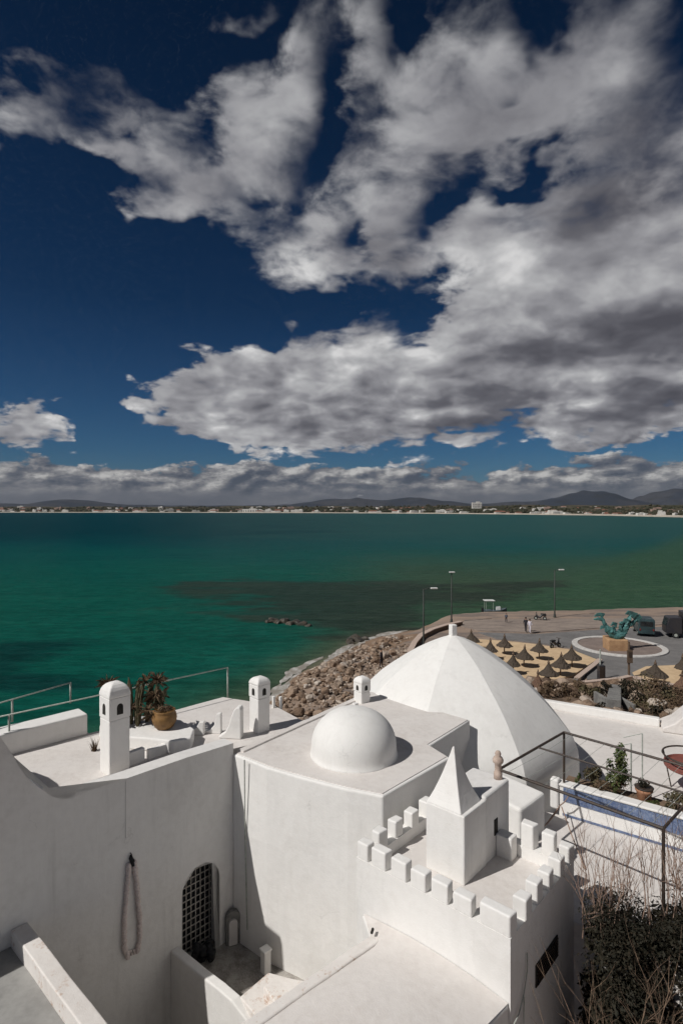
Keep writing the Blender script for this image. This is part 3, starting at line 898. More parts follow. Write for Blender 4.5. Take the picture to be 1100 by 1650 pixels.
def chimney(parent, c, rz, side, h, head, mt, cap_h=.42, open_h=.26):
    """square roof chimney: shaft, slightly wider head with an arched opening in each side, rounded cap"""
    c = Vector(c)
    def sq(hw, z):
        return [(c.x + cos(rz + pi / 4 + k * pi / 2) * hw * 1.4142, c.y + sin(rz + pi / 4 + k * pi / 2) * hw * 1.4142) for k in range(4)]
    bm = B(); prism(bm, sq(side / 2, 0), c.z - .03, c.z + h); wobble(bm, .4, .006)
    sh = fin('chimney', bm, mt, parent, bevel=.035, seg=3)
    bm = B(); hw = side / 2 + .010
    prism(bm, sq(hw, 0), c.z + h + .001, c.z + h + head)
    fin('head', bm, mt, sh, bevel=.02, seg=2)
    bm = B(); rings = []
    for k in range(7):
        a_ = pi / 2 * k / 6
        w_ = (hw + .012) * (cos(a_) ** .8 if k < 6 else .06)
        z_ = c.z + h + head + .002 + cap_h * sin(a_)
        rings.append([bm.verts.new((p[0], p[1], z_)) for p in sq(w_, 0)])
    for r0, r1 in zip(rings[:-1], rings[1:]):
        for k in range(4):
            bm.faces.new((r0[k], r0[(k + 1) % 4], r1[(k + 1) % 4], r1[k]))
    bm.faces.new(rings[0][::-1]); bm.faces.new(rings[-1])
    fin('cap', bm, mt, sh, bevel=.03, seg=3)
    for k in range(4):
        ang = rz + k * pi / 2
        d = Vector((cos(ang), sin(ang), 0)); s_ = Vector((-d.y, d.x, 0))
        bm = B(); w2 = side * .15
        out = [(-w2, 0), (w2, 0)] + [(w2 * cos(t * pi / 6), open_h * .6 + w2 * 1.1 * sin(t * pi / 6)) for t in range(0, 7)]
        ctr = Vector((c.x, c.y, c.z + h + head * .5 - open_h * .5))
        fr_ = [bm.verts.new(ctr + d * (hw + .004) + s_ * u + Vector((0, 0, v))) for u, v in out]
        bk_ = [bm.verts.new(ctr + d * (hw - .05) + s_ * u + Vector((0, 0, v))) for u, v in out]
        bm.faces.new(fr_)
        for i in range(len(out)):
            jn = (i + 1) % len(out)
            bm.faces.new((bk_[i], bk_[jn], fr_[jn], fr_[i]))
        fin('smoke_opening', bm, M['hole'], sh)
    return sh
c2 = at(583, 1131, ZR)
chimney(mh, (c2.x, c2.y, ZR), radians(40), .42, .40, .30, M['wall'], .22, .18)
bm = B(); p = at(572, 1141, ZR); box(bm, (p.x, p.y, ZR + .09), (.16, .16, .18), .7); fin('roof_vent', bm, M['wall_old'], mh, bevel=.02)

# ---------------- left house: tall shaded wall, roof terrace, chimneys, arched window
W0 = Vector((FL.x, FL.y)); WD = Vector((-.7071, -.7071)); WN = Vector((-.7071, .7071))   # along the wall, into the house
def w1(px, py):
    """where the sight line to that place of the photo meets the wall plane: distance along it and height"""
    r = (px - 550) / FPX
    t = (r * W0.y - W0.x) / (WD.x - r * WD.y)
    Y = W0.y + WD.y * t
    return t, CAM_Z - (py - HZ) / FPX * Y
def WP(t, off=0.0): return W0 + WD * t + WN * off
lh = thing('terrace_house', 'white house with tall shaded wall, swept parapet and chimneyed roof terrace by the sea', 'house', (-6.5, 14.5, Z0))
top = [(-.02, 9.5)] + [w1(p, q) for p, q in ((300, 1221), (205, 1254), (150, 1272), (118, 1286), (100, 1289), (84, 1283), (66, 1271), (50, 1259), (36, 1243), (24, 1222), (12, 1203), (0, 1186))]
t_e, z_e = top[-1]
top += [(t_e + .15, z_e + .22), (t_e + .35, z_e + .25), (t_e + .6, z_e - .3), (t_e + .85, z_e - .9), (t_e + 1.1, z_e - 1.4), (t_e + 1.4, z_e - 1.6), (t_e + 5, z_e - 1.6)]
ARCH = [w1(293, 1545)[0], w1(354, 1530)[0]]
ZC = 4.08
a_l, a_r = ARCH[0], ARCH[1]
a_mid = (a_l + a_r) / 2; a_rad = abs(a_l - a_r) / 2
a_top = w1(333, 1388)[1]
bm = B()
outer = [(t, z) for t, z in top] + [(top[-1][0], Z0), (a_l, Z0)]
hole = [(a_l, ZC)] + [(a_mid + a_rad * cos(k * pi / 10), a_top - a_rad * 1.05 + a_rad * 1.05 * sin(k * pi / 10)) for k in range(0, 11)] + [(a_r, ZC)]
loop = outer[:-1] + [(a_l, Z0)] + hole + [(a_r, Z0), (-.02, Z0)]
fr_ = [bm.verts.new((*WP(t, 0), z)) for t, z in loop]
bk_ = [bm.verts.new((*WP(t, .46), z)) for t, z in loop]
f1 = bm.faces.new(fr_); f2 = bm.faces.new(bk_[::-1])
for i in range(len(loop)):
    jn = (i + 1) % len(loop)
    bm.faces.new((fr_[i], fr_[jn], bk_[jn], bk_[i]))
bmesh.ops.triangulate(bm, faces=[f1, f2])
fin('wall', bm, M['wall_old'], lh, bevel=.03)
# roof terrace body
ZF = 9.15
ter = [WP(8.5, .465), WP(.02, .465), (FL.x + .45, FL.y + .80), (-1.15, 18.35), (-2.4, 20.0), WP(-2.6, 4.45), WP(2.2, 4.45), WP(2.2, 5.15), WP(8.5, 5.15)]
bm = B(); prism(bm, ter, Z0, ZF); wobble(bm, .9, .010)
fin('roof_terrace', bm, M['roof'], lh)
bm = B(); q0_ = WP(w1(203, 1262)[0], -.006); tube(bm, [(q0_.x, q0_.y, 9.47), (q0_.x, q0_.y, 8.1)], .012, 5); fin('wall_tube', bm, M['wall_old'], lh)  # white tube added so its thin shadow draws the wall joint
bm = B(); slab(bm, WP(2.25, 4.42), WP(8.4, 4.42), .70, ZF - .01, 9.78, -1); wobble(bm, .6, .010)
fin('terrace_bench', bm, M['wall'], lh, bevel=.05, seg=3)
# unseen rounded block, added to cast the humped shadow on the terrace
bm = B(); pr = []
for k in range(13):
    a_ = pi * k / 12
    pr.append((2.30 - 1.90 * cos(a_), ZF + .55 + 1.50 * sin(a_)))
pr = [(.40, ZF)] + pr + [(4.20, ZF)]
f_ = [bm.verts.new((*WP(5.9, o2), z)) for o2, z in pr]; b_ = [bm.verts.new((*WP(7.6, o2), z)) for o2, z in pr]
bm.faces.new(f_); bm.faces.new(b_[::-1])
for i in range(len(pr)):
    jn = (i + 1) % len(pr); bm.faces.new((f_[jn], f_[i], b_[i], b_[jn]))
fin('roof_block', bm, M['wall'], lh, bevel=.04)
# arched window with a lattice grille
bm = B()
out = [(a_l, ZC)] + [(a_mid + (a_l - a_mid) * cos(k * pi / 14), a_top - a_rad * 1.05 + a_rad * 1.05 * sin(k * pi / 14)) for k in range(0, 15)] + [(a_r, ZC)]
bm.faces.new([bm.verts.new((*WP(t, .43), z)) for t, z in out])
aw = fin('arched_window', bm, M['glass'], lh)
def arch_h(t):
    u = (t - a_mid) / a_rad
    return a_top - a_rad * 1.05 + a_rad * 1.05 * sqrt(max(0.0, 1 - u * u))
for k in range(0, 8):
    t = a_r + (a_l - a_r) * (k + .5) / 8
    bm = B(); p = WP(t, .405); box(bm, (p.x, p.y, (ZC + arch_h(t)) / 2), (.026, .02, arch_h(t) - ZC), radians(45))
    fin('muntin', bm, M['muntin'], aw)
zz = ZC + .12
while zz < a_top - .05:
    hw = a_rad if zz < a_top - a_rad * 1.05 else a_rad * sqrt(max(0.0, 1 - ((zz - (a_top - a_rad * 1.05)) / (a_rad * 1.05)) ** 2))
    bm = B(); p = WP(a_mid, .392); box(bm, (p.x, p.y, zz), (2 * hw - .02, .02, .024), radians(45))
    fin('muntin', bm, M['muntin'], aw)
    zz += .185
# chimneys
c1 = at(175, 1253, ZF)
chimney(lh, (c1.x, c1.y + .42, ZF), radians(47), .56, 1.42, .56, M['wall'], .36, .32)
c3 = at(416, 1182, ZF)
chimney(lh, (c3.x, c3.y + .3, ZF), radians(45), .46, 1.05, .40, M['wall'], .22, .24)
# swept end of the stair wall beside the small chimney
bm = B()
sA = at(352, 1190, ZF); sB = at(388, 1192, ZF)
d_ = (Vector(xy(sB)) - Vector(xy(sA))); Ls = d_.length; d_.normalize(); n_ = Vector((-d_.y, d_.x))
prof = [(0, 0), (0, .06), (.12 * Ls, .10), (.3 * Ls, .20), (.45 * Ls, .40), (.58 * Ls, .70), (.68 * Ls, .86), (.80 * Ls, .95), (.95 * Ls, .95), (1.0 * Ls, .86), (1.0 * Ls, 0)]
f_ = [bm.verts.new((sA.x + d_.x * u, sA.y + d_.y * u, ZF + h)) for u, h in prof]
b_ = [bm.verts.new((sA.x + d_.x * u + n_.x * .3, sA.y + d_.y * u + n_.y * .3, ZF + h)) for u, h in prof]
bm.faces.new(f_[::-1]); bm.faces.new(b_)
for i in range(len(prof)):
    jn = (i + 1) % len(prof); bm.faces.new((f_[i], f_[jn], b_[jn], b_[i]))
fin('swept_parapet', bm, M['wall'], lh, bevel=.03)
for q in ((-.55, .05, .45, .62), (-1.05, -.05, .36, .40)):
    bm = B(); p = Vector((sA.x + q[0], sA.y + .35 + q[1]))
    pr = [(0, 0), (0, .05), (.2, .10), (.34, .26), (.42, q[3]), (.55, q[3]), (.55, 0)]
    f_ = [bm.verts.new((p.x + d_.x * u, p.y + d_.y * u, ZF + h)) for u, h in pr]
    b_ = [bm.verts.new((p.x + d_.x * u + n_.x * .16, p.y + d_.y * u + n_.y * .16, ZF + h)) for u, h in pr]
    bm.faces.new(f_[::-1]); bm.faces.new(b_)
    for i in range(len(pr)):
        jn = (i + 1) % len(pr); bm.faces.new((f_[i], f_[jn], b_[jn], b_[i]))
    fin('swept_parapet', bm, M['wall'], lh, bevel=.02)
# low walls and the raised bed on the terrace
bm = B(); pa = at(207, 1236, ZF); pb = at(234, 1226, ZF); slab(bm, xy(pa), xy(pb), .16, ZF - .01, ZF + .36, 1); fin('low_wall', bm, M['wall'], lh, bevel=.02)
bm = B(); pa = at(240, 1224, ZF); pb = at(268, 1214, ZF); slab(bm, xy(pa), xy(pb), .14, ZF - .01, ZF + .26, 1); fin('low_wall', bm, M['wall'], lh, bevel=.02)
bm = B(); prism(bm, [xy(at(p, q, 9.52)) for p, q in ((160, 1168), (185, 1156), (240, 1153), (292, 1160), (313, 1174), (308, 1188), (280, 1194), (240, 1190), (200, 1186), (168, 1180))], ZF - .01, 9.52); wobble(bm, .4, .02)
fin('raised_bed', bm, M['wall'], lh, bevel=.05, seg=3)
for px_, py_, h_ in ((441, 1166, .95), (452, 1164, .90)):
    bm = B(); p = at(px_, py_, 8.6); box(bm, (p.x, p.y, 8.6 + h_ / 2 - .3), (.09, .09, h_ + .6), .6); fin('edge_post', bm, M['wall'], lh, bevel=.01)

# ---------------- big octagonal dome
dh = thing('domed_hall', 'white hall crowned by a large eight sided pointed dome with a stub finial', 'dome', (4.3, 22.0, Z0))
DC = Vector((4.3, 22.0))
prof = [(4.50, 7.25), (4.47, 7.55), (4.30, 8.0), (3.88, 8.52), (3.42, 9.02), (2.95, 9.47), (2.42, 9.89), (1.90, 10.26), (1.42, 10.56), (.94, 10.82), (.5, 11.03), (.12, 11.17), (.05, 11.18)]
bm = B(); rings = []
SUB = 6
th0 = radians(-90 + 19)
for r, z in prof:
    ring = []
    for k in range(8):
        a0 = th0 + k * pi / 4; a1 = a0 + pi / 4
        p0 = Vector((cos(a0), sin(a0))) * r; p1 = Vector((cos(a1), sin(a1))) * r
        for s in range(SUB):
            u = s / SUB
            q = p0.lerp(p1, u)
            q *= 1 + 0.022 * (4 * u * (1 - u))      # faces bulge a little
            ring.append(bm.verts.new((DC.x + q.x * 1.0, DC.y + q.y, z)))
    rings.append(ring)
n_ = 8 * SUB
for r0, r1 in zip(rings[:-1], rings[1:]):
    for k in range(n_):
        bm.faces.new((r0[k], r0[(k + 1) % n_], r1[(k + 1) % n_], r1[k]))
bm.faces.new(rings[-1]); bm.faces.new(rings[0][::-1])
bmesh.ops.subdivide_edges(bm, edges=bm.edges[:], cuts=1, use_grid_fill=True)
for v in bm.verts:
    v.co += mnoise.noise_vector(v.co * .7) * .018
for e in bm.edges:                                        # crisp ribs between the eight faces
    if len(e.link_faces) == 2 and e.calc_face_angle() > radians(15) and abs(e.verts[0].co.z - e.verts[1].co.z) > .05:
        e.smooth = False
fin('dome', bm, M['dome'], dh, smooth=True)
bm = B(); prism(bm, [(DC.x + 4.52 * cos(th0 + k * pi / 4), DC.y + 4.52 * sin(th0 + k * pi / 4)) for k in range(8)], Z0, 7.27); wobble(bm, .9, .012)
fin('drum', bm, M['dome'], dh, bevel=.03)
bm = B(); box(bm, (DC.x, DC.y, 11.36), (.24, .24, .44), .4); fin('finial', bm, M['wall'], dh, bevel=.03)

# ---------------- roof terraces on the right
rt = thing('terraced_house', 'white stepped roof terraces right of the big dome with blue tiled planter wall', 'house', (9.0, 17.0, Z0))
ZB = 7.1
pl0 = at(900, 1263, 8.0); pl1 = at(1100, 1318, 8.0)
pd = (Vector(xy(pl1)) - Vector(xy(pl0))); pd.normalize(); pn = Vector((-pd.y, pd.x))
pA = Vector(xy(pl0)); pB = pA + pd * 7.5
bm = B(); prism(bm, [T(1.75, 3.06), T(3.32, 3.06), T(4.6, 3.0), T(9.2, 2.2), pB + pd * 1.0, pA - pd * .2, (4.6, 17.2), (3.3, 15.4)], Z0, ZB); wobble(bm, .8, .010)
fin('lower_terrace', bm, M['roof'], rt, bevel=.02)
bm = B(); prism(bm, [pA, pB, pB + pn * .22, pA + pn * .22], ZB - .3, 7.96); fin('planter_wall', bm, M['wall'], rt, bevel=.02)
bm = B(); prism(bm, [pA - pd * .05 - pn * .04, pB - pn * .04, pB + pn * .30, pA - pd * .05 + pn * .30], 7.963, 8.03); wobble(bm, .6, .008)
fin('coping', bm, M['wall'], rt, bevel=.02)
bm = B(); q = pA - pd * .07 - pn * .02; box(bm, (q.x, q.y + .08, 7.70), (.26, .24, .86), .9); fin('end_pier', bm, M['wall'], rt, bevel=.05, seg=3)
k = 0
s_ = .12
tile_me = None
while s_ < 4.6:
    q = pA + pd * (s_ + .195) - pn * .012
    if tile_me is None:
        bm = B(); box(bm, (0, 0, 0), (.385, .024, .40))
        o = fin('tile', bm, M['tile'], rt, bevel=.006, seg=1); tile_me = o.data
        tile_me.transform(Matrix.Translation(ORG[rt.name]))
    else:
        o = bpy.data.objects.new('tile', tile_me); C.objects.link(o); o.parent = rt
        ORG[o.name] = ORG[rt.name]
    o.location = Vector((q.x, q.y, 7.735)) - ORG[rt.name]
    o.rotation_euler = (random.uniform(-.01, .01), 0, atan2(pd.y, pd.x))
    s_ += .395; k += 1
bm = B(); prism(bm, [pA + pd * .1 - pn * .016, pA + pd * 4.6 - pn * .016, pA + pd * 4.6 - pn * .001, pA + pd * .1 - pn * .001], ZB + .02, ZB + .08)
fin('tile_skirting', bm, M['tile'], rt)
bm = B(); prism(bm, [pA + pn * .222, pB + pn * .222, pB + pn * 1.05, pA + pn * 1.05], ZB - .6, 7.86); wobble(bm, .5, .03)
fin('planting_bed', bm, M['earth'], rt)
# upper white terrace and its far parapet
ZU = 6.0
up = [xy(at(868, 1136, ZU)), xy(at(1000, 1155, ZU)), xy(at(1100, 1176, ZU)), (20.5, 22.5), (14, 15.5), tuple(pB + pn * 1.06), tuple(pA + pn * 1.06), (6.4, 18.6), (7.6, 24)]
bm = B(); prism(bm, up, Z0, ZU); wobble(bm, .9, .012)
fin('upper_terrace', bm, M['roof'], rt)
e0 = at(868, 1136, ZU); e1 = at(1062, 1168, ZU)
bm = B(); slab(bm, xy(e0), xy(e1), .35, ZU - .02, ZU + .38, -1); wobble(bm, .7, .02); fin('far_parapet', bm, M['wall'], rt, bevel=.05, seg=3)
g0 = at(1066, 1180, ZU); g1 = at(1240, 1205, ZU)
bm = B()
gd = (Vector(xy(g1)) - Vector(xy(g0))); gl = gd.length; gd.normalize(); gn = Vector((-gd.y, gd.x))
pr = [(0, 0), (0, .18), (.12 * gl, .45), (.24 * gl, .95), (.36 * gl, 1.15), (gl, 1.15), (gl, 0)]
f_ = [bm.verts.new((g0.x + gd.x * u, g0.y + gd.y * u, ZU + h)) for u, h in pr]
b_ = [bm.verts.new((g0.x + gd.x * u + gn.x * 1.4, g0.y + gd.y * u + gn.y * 1.4, ZU + h)) for u, h in pr]
bm.faces.new(f_); bm.faces.new(b_[::-1])
for i in range(len(pr)):
    jn = (i + 1) % len(pr); bm.faces.new((f_[jn], f_[i], b_[i], b_[jn]))
fin('swept_wall', bm, M['roof'], rt, bevel=.06, seg=3)
# low vaulted box between tower and dome
q0 = Vector((4.70, 14.95)); q1 = Vector((5.62, 15.72)); qn = Vector((-.69, .72))
bm = B(); prism(bm, [q0, q1, q1 + qn * 1.5, q0 + qn * 1.5], ZB - .1, [8.12, 8.20, 8.30, 8.24]); wobble(bm, .5, .02)
fin('low_vault', bm, M['wall'], rt, bevel=.08, seg=3)

# ---------------- yards and low walls at the foot of the shaded wall
def wall_thing(name, label, cat, bm, m, base, bevel=.03):
    o = fin(name, bm, m, None, bevel=bevel, seg=3)
    rebase(o, base); tag(o, label, cat); return o
s0 = w1(275, 1531); sw0 = WP(s0[0], 0.01)
bm = B()
zt = [4.75, 4.78, 4.80, 4.76, 4.55, 4.2, 3.5]
ss = [0, 1.2, 1.9, 2.4, 2.9, 3.3, 3.7]
cur = [sw0 + U1 * s + U2 * (.02 * s * s) for s in ss]
fr_ = []; 
lo_f = [bm.verts.new((p.x, p.y, 1.2)) for p in cur]; hi_f = [bm.verts.new((p.x, p.y, z)) for p, z in zip(cur, zt)]
lo_b = [bm.verts.new((p.x + U2.x * .24, p.y + U2.y * .24, 1.2)) for p in cur]; hi_b = [bm.verts.new((p.x + U2.x * .24, p.y + U2.y * .24, z)) for p, z in zip(cur, zt)]
for i in range(len(cur) - 1):
    bm.faces.new((lo_f[i], lo_f[i + 1], hi_f[i + 1], hi_f[i])); bm.faces.new((hi_f[i], hi_f[i + 1], hi_b[i + 1], hi_b[i])); bm.faces.new((lo_b[i + 1], lo_b[i], hi_b[i], hi_b[i + 1])); bm.faces.new((lo_f[i + 1], lo_f[i], lo_b[i], lo_b[i + 1]))
bm.faces.new((lo_f[0], hi_f[0], hi_b[0], lo_b[0])); bm.faces.new((lo_f[-1], lo_b[-1], hi_b[-1], hi_f[-1]))
wall_thing('courtyard_wall', 'low white courtyard wall half in shade beside the arched window', 'wall', bm, M['wall'], (sw0.x, sw0.y, 1.2), .04)
z_p = 7.2
r0 = at(55, 1497, z_p); r1 = at(175, 1650, z_p)
rd = (Vector(xy(r1)) - Vector(xy(r0))).normalized(); rn = Vector((rd.y, -rd.x))
wq = Vector(xy(r0)); 
t_hit = ((wq - W0).dot(Vector((.7071, -.7071)))) / (rd.dot(Vector((.7071, -.7071))))
pst = wq - rd * t_hit
bm = B(); prism(bm, [pst, pst + rd * 7.0, pst + rd * 7.0 + rn * .33, pst + rn * .33], 1.2, z_p); wobble(bm, .5, .014)
wall_thing('parapet_wall', 'white parapet wall with rusty edge crossing the lower left corner', 'wall', bm, M['roof_stain'], (pst.x, pst.y, 1.2), .03)
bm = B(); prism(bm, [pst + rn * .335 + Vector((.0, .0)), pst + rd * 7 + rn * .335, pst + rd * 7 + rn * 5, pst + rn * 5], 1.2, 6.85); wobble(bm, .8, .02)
o = fin('side_yard', bm, M['painted_shade'], kind='structure')
bm = B(); p5 = WP(1.85, .0); prism(bm, [WP(-.3, .4), WP(s0[0] - .05, .35), sw0 + U2 * .12, sw0 + U1 * 3.6 + U2 * .40, sw0 + U1 * 4.6 + U2 * .6, (FR.x, FR.y + .5)], 1.0, ZC); fin('courtyard_floor', bm, M['paving'], kind='structure')
bm = B(); prism(bm, [WP(s0[0] - .02, .0), WP(9, 0), WP(9, 0) + U1 * 7, WP(0, 0) + U1 * 7], .8, 2.3); fin('yard', bm, M['yard'], kind='structure')
bm = B(); prism(bm, [xy(at(p, q, 4.75)) for p, q in ((386, 1606), (432, 1566), (520, 1590), (450, 1680))], ZC - .1, 4.75); prism(bm, [xy(at(p, q, 4.95)) for p, q in ((424, 1590), (446, 1572), (520, 1586), (470, 1650))], 4.7, 4.95); wobble(bm, .4, .012)
wall_thing('plinth', 'sunlit white plinth at the corner of the courtyard below the blank wall', 'plinth', bm, M['roof_stain'], xy(at(420, 1600, ZC)) + (ZC,), .03)
pp = at(428, 1562, 4.15)
pt_ = thing('gate_pillar', 'stubby shaded pillar with white cap at the courtyard edge', 'pillar', (pp.x, pp.y, ZC))
bm = B(); box(bm, (pp.x, pp.y, ZC + .28), (.20, .20, .56), .75); fin('shaft', bm, M['wall_old'], pt_, bevel=.015)
bm = B(); box(bm, (pp.x, pp.y, ZC + .59), (.24, .24, .05), .75); fin('cap', bm, M['wall'], pt_, bevel=.012)
# small arched wall fountain in the corner
fp = WP(.10, -.16)
ft = thing('wall_niche', 'small arched stone niche standing in the courtyard corner', 'niche', (fp.x, fp.y, ZC))
def archsolid(bm, c, w, h, d, ang):
    dx = Vector((cos(ang), sin(ang), 0)); dn = Vector((-dx.y, dx.x, 0))
    pr = [(-w, 0), (w, 0)] + [(w * cos(k * pi / 10), h - w + w * sin(k * pi / 10)) for k in range(0, 11)]
    c = Vector(c)
    f_ = [bm.verts.new(c + dx * u + Vector((0, 0, v)) - dn * d / 2) for u, v in pr]
    b_ = [bm.verts.new(c + dx * u + Vector((0, 0, v)) + dn * d / 2) for u, v in pr]
    bm.faces.new(f_); bm.faces.new(b_[::-1])
    for i in range(len(pr)):
        jn = (i + 1) % len(pr); bm.faces.new((f_[jn], f_[i], b_[i], b_[jn]))
bm = B(); archsolid(bm, (fp.x, fp.y, ZC), .20, .92, .16, radians(20)); fin('surround', bm, M['greystone'], ft, bevel=.02)
bm = B(); archsolid(bm, (fp.x + .02, fp.y - .09, ZC + .02), .12, .70, .10, radians(20)); fin('panel', bm, M['roof'], ft, bevel=.02)

# ================================================================== things on and around the houses
# ---- railings on the sea side of the roof terrace
def railing(label, p0, p1, zb, zt, posts, mids, zb_list=None):
    p0 = Vector(p0); p1 = Vector(p1)
    th = thing('railing', label, 'railing', (p0.x, p0.y, zb))
    bm = B(); tube(bm, [(p0.x, p0.y, zt), (p1.x, p1.y, zt)], .022, 8); fin('top_rail', bm, M['rail'], th, smooth=True)
    for z in mids:
        bm = B(); tube(bm, [(p0.x, p0.y, z), (p1.x, p1.y, z)], .014, 6); fin('mid_rail', bm, M['rail'], th, smooth=True)
    for t in posts:
        q = p0.lerp(p1, t)
        bm = B(); tube(bm, [(q.x, q.y, zb - .02), (q.x, q.y, zt + .01)], .030, 8); fin('post', bm, M['rail'], th, smooth=True)
    return th
rA0 = Vector((-9.75, 15.6)); rA1 = Vector((-4.15, 20.8))
railing('long pale railing running behind the cactus to the end of the roof terrace', rA0, rA1, ZF, 10.25, [.075, .999], [])
rB0 = atd(-60, 1158, 15.6); rB1 = atd(114, 1101, 18.4)
railing('short pale railing along the outer edge of the terrace bench', xy(rB0), xy(rB1), 9.78, 10.42, [.12, .42, .999], [])

# ---- cactus clump and pot on the raised bed
random.seed(21)
cb = at(225, 1166, 9.52)
cc = thing('cactus_clump', 'spiky brownish cactus clump on the white raised bed of the roof terrace', 'cactus', (cb.x, cb.y, 9.5))
def ribbed(bm, p, h, r, lean, n=9):
    pts = []
    k_ = 7
    rings = []
    for i in range(k_ + 1):
        u = i / k_
        c_ = Vector(p) + Vector((lean[0] * u * u, lean[1] * u * u, h * u))
        rr = r * (.75 + .35 * sin(pi * min(1, u * 1.1)) ** .5) * (1.0 if u < .86 else (.75 if u < .99 else .25))
        rings.append([bm.verts.new(c_ + Vector((cos(2 * pi * k / (2 * n)), sin(2 * pi * k / (2 * n)), 0)) * rr * (1.0 if k % 2 else .78)) for k in range(2 * n)])
    for a, b in zip(rings[:-1], rings[1:]):
        for k in range(2 * n):
            l = (k + 1) % (2 * n); bm.faces.new((a[k], a[l], b[l], b[k]))
    bm.faces.new(rings[-1]); bm.faces.new(rings[0][::-1])
for k in range(12):
    ang = random.uniform(0, 2 * pi); rr = random.uniform(.02, .55)
    p = Vector((cb.x - .15 + cos(ang) * rr * 1.6, cb.y + sin(ang) * rr * .8, 9.5))
    bm = B(); ribbed(bm, p, random.uniform(.75, 1.5) * (1.0 - .3 * rr), random.uniform(.05, .085), (cos(ang) * random.uniform(0, .3), sin(ang) * random.uniform(0, .2)))
    fin('stem', bm, M['cactus'], cc)
lv, lf = [], []
heads = [(random.uniform(-1.0, .65), random.uniform(-.4, .4), random.uniform(.25, 1.35)) for _ in range(15)]
for (hx, hy, hz) in heads:     # spiky rosettes
    for k in range(34):
        ang = random.uniform(0, 2 * pi); e_ = random.uniform(-.35, 1.2)
        b_ = Vector((cb.x + hx, cb.y + hy, 9.52 + hz))
        d_ = Vector((cos(ang) * cos(e_), sin(ang) * cos(e_), sin(e_)))
        s_ = d_.cross(Vector((0, 0, 1))).normalized()
        L_ = random.uniform(.20, .46); w_ = random.uniform(.013, .028)
        dr = Vector((0, 0, -.07 * L_ / .3))
        i0 = len(lv)
        lv += [tuple(b_ - s_ * w_), tuple(b_ + s_ * w_), tuple(b_ + d_ * L_ * .6 + s_ * w_ * .8), tuple(b_ + d_ * L_ + dr), tuple(b_ + d_ * L_ * .6 - s_ * w_ * .8)]
        lf.append((i0, i0 + 1, i0 + 2, i0 + 3, i0 + 4))
rawmesh('dry_leaves', lv, lf, M['leaf_brown'], cc, kind='stuff')
pb = at(265, 1173, 9.52)
po = thing('clay_bowl', 'round ochre glazed clay bowl beside the cactus clump', 'pot', (pb.x, pb.y, 9.52))
bm = B(); lathe(bm, [(.20, 0), (.27, .06), (.345, .20), (.365, .32), (.34, .44), (.30, .50), (.33, .54), (.30, .55), (.26, .50), (0, .47)], (pb.x, pb.y, 9.52), 28); fin('bowl', bm, M['ochre'], po, smooth=True)
lv, lf = [], []
def leaves(lv, lf, c, rad, n, size, flat=1.0, shell=.35, seedless=True, up=.3):
    """n small leaf faces spread through an ellipsoid"""
    for _ in range(n):
        while True:
            q = Vector((random.uniform(-1, 1), random.uniform(-1, 1), random.uniform(-1, 1)))
            l = q.length
            if shell < l <= 1: break
        p = Vector((c[0] + q.x * rad[0], c[1] + q.y * rad[1], c[2] + q.z * rad[2]))
        nrm = (q + Vector((random.uniform(-1, 1), random.uniform(-1, 1), random.uniform(-1, 1) + up)) * .9).normalized()
        a = nrm.cross(Vector((random.uniform(-1, 1), random.uniform(-1, 1), random.uniform(-1, 1)))).normalized()
        b = nrm.cross(a)
        s = size * random.uniform(.6, 1.4)
        i0 = len(lv)
        lv += [tuple(p - a * s), tuple(p + b * s * .45), tuple(p + a * s), tuple(p - b * s * .45)]
        lf.append((i0, i0 + 1, i0 + 2, i0 + 3))
leaves(lv, lf, (pb.x, pb.y, 10.1), (.26, .26, .10), 120, .05)
rawmesh('dry_plant', lv, lf, M['leaf_brown'], po, kind='stuff')
# tuft growing at the chimney's foot
tb = at(152, 1210, ZF)
tf = thing('weed_tuft', 'dry brown weed tuft growing at the left foot of the tall chimney', 'plant', (tb.x, tb.y, ZF))
lv, lf = [], []
for k in range(60):
    ang = random.uniform(0, 2 * pi); L_ = random.uniform(.15, .42)
    b_ = Vector((tb.x + random.uniform(-.06, .06), tb.y + random.uniform(-.06, .06), ZF))
    tip = b_ + Vector((cos(ang) * L_ * .45, sin(ang) * L_ * .45, L_))
    s_ = Vector((-sin(ang), cos(ang), 0)) * .012
    i0 = len(lv); lv += [tuple(b_ - s_), tuple(b_ + s_), tuple(tip)]; lf.append((i0, i0 + 1, i0 + 2))
rawmesh('blades', lv, lf, M['leaf_brown'], tf, kind='stuff')

# ---- garland of beads hanging on the shaded wall
gt, gz = w1(210, 1383); gq = WP(gt, -.04)
gl_ = thing('bead_garland', 'long looped garland of dusky beads hung from a hook on the shaded wall', 'garland', (gq.x, gq.y, gz - 2.4))
WX = Vector((.7071, .7071, 0))
bm = B()
def bead(bm, p, r):
    rr = bmesh.ops.create_icosphere(bm, subdivisions=1, radius=r)
    bmesh.ops.translate(bm, verts=rr['verts'], vec=p)
H0 = Vector((gq.x, gq.y, gz))
Lg = gz - w1(212, 1537)[1]
for k in range(62):
    u = k / 61
    wdt = .07 + .10 * min(1, u * 1.6) * (1 if u < .8 else cos((u - .8) / .2 * pi / 2) * .9 + .1)
    for s in (-1, 1):
        jx = random.uniform(-.012, .012)
        bead(bm, H0 + WX * (s * wdt + .02 + jx + (.05 * u if s > 0 else -.02 * u)) + Vector((0, 0, -.12 - u * (Lg - .12))), random.uniform(.055, .075))
for k in range(10):
    bead(bm, H0 + WX * random.uniform(-.12, .12) + Vector((0, 0, -Lg + random.uniform(-.04, .12))), .036)
fin('beads', bm, simple('dusky beads', (.70, .62, .59), (.50, .42, .40), 22, 0.7, 0.3), gl_, smooth=True, kind='stuff')
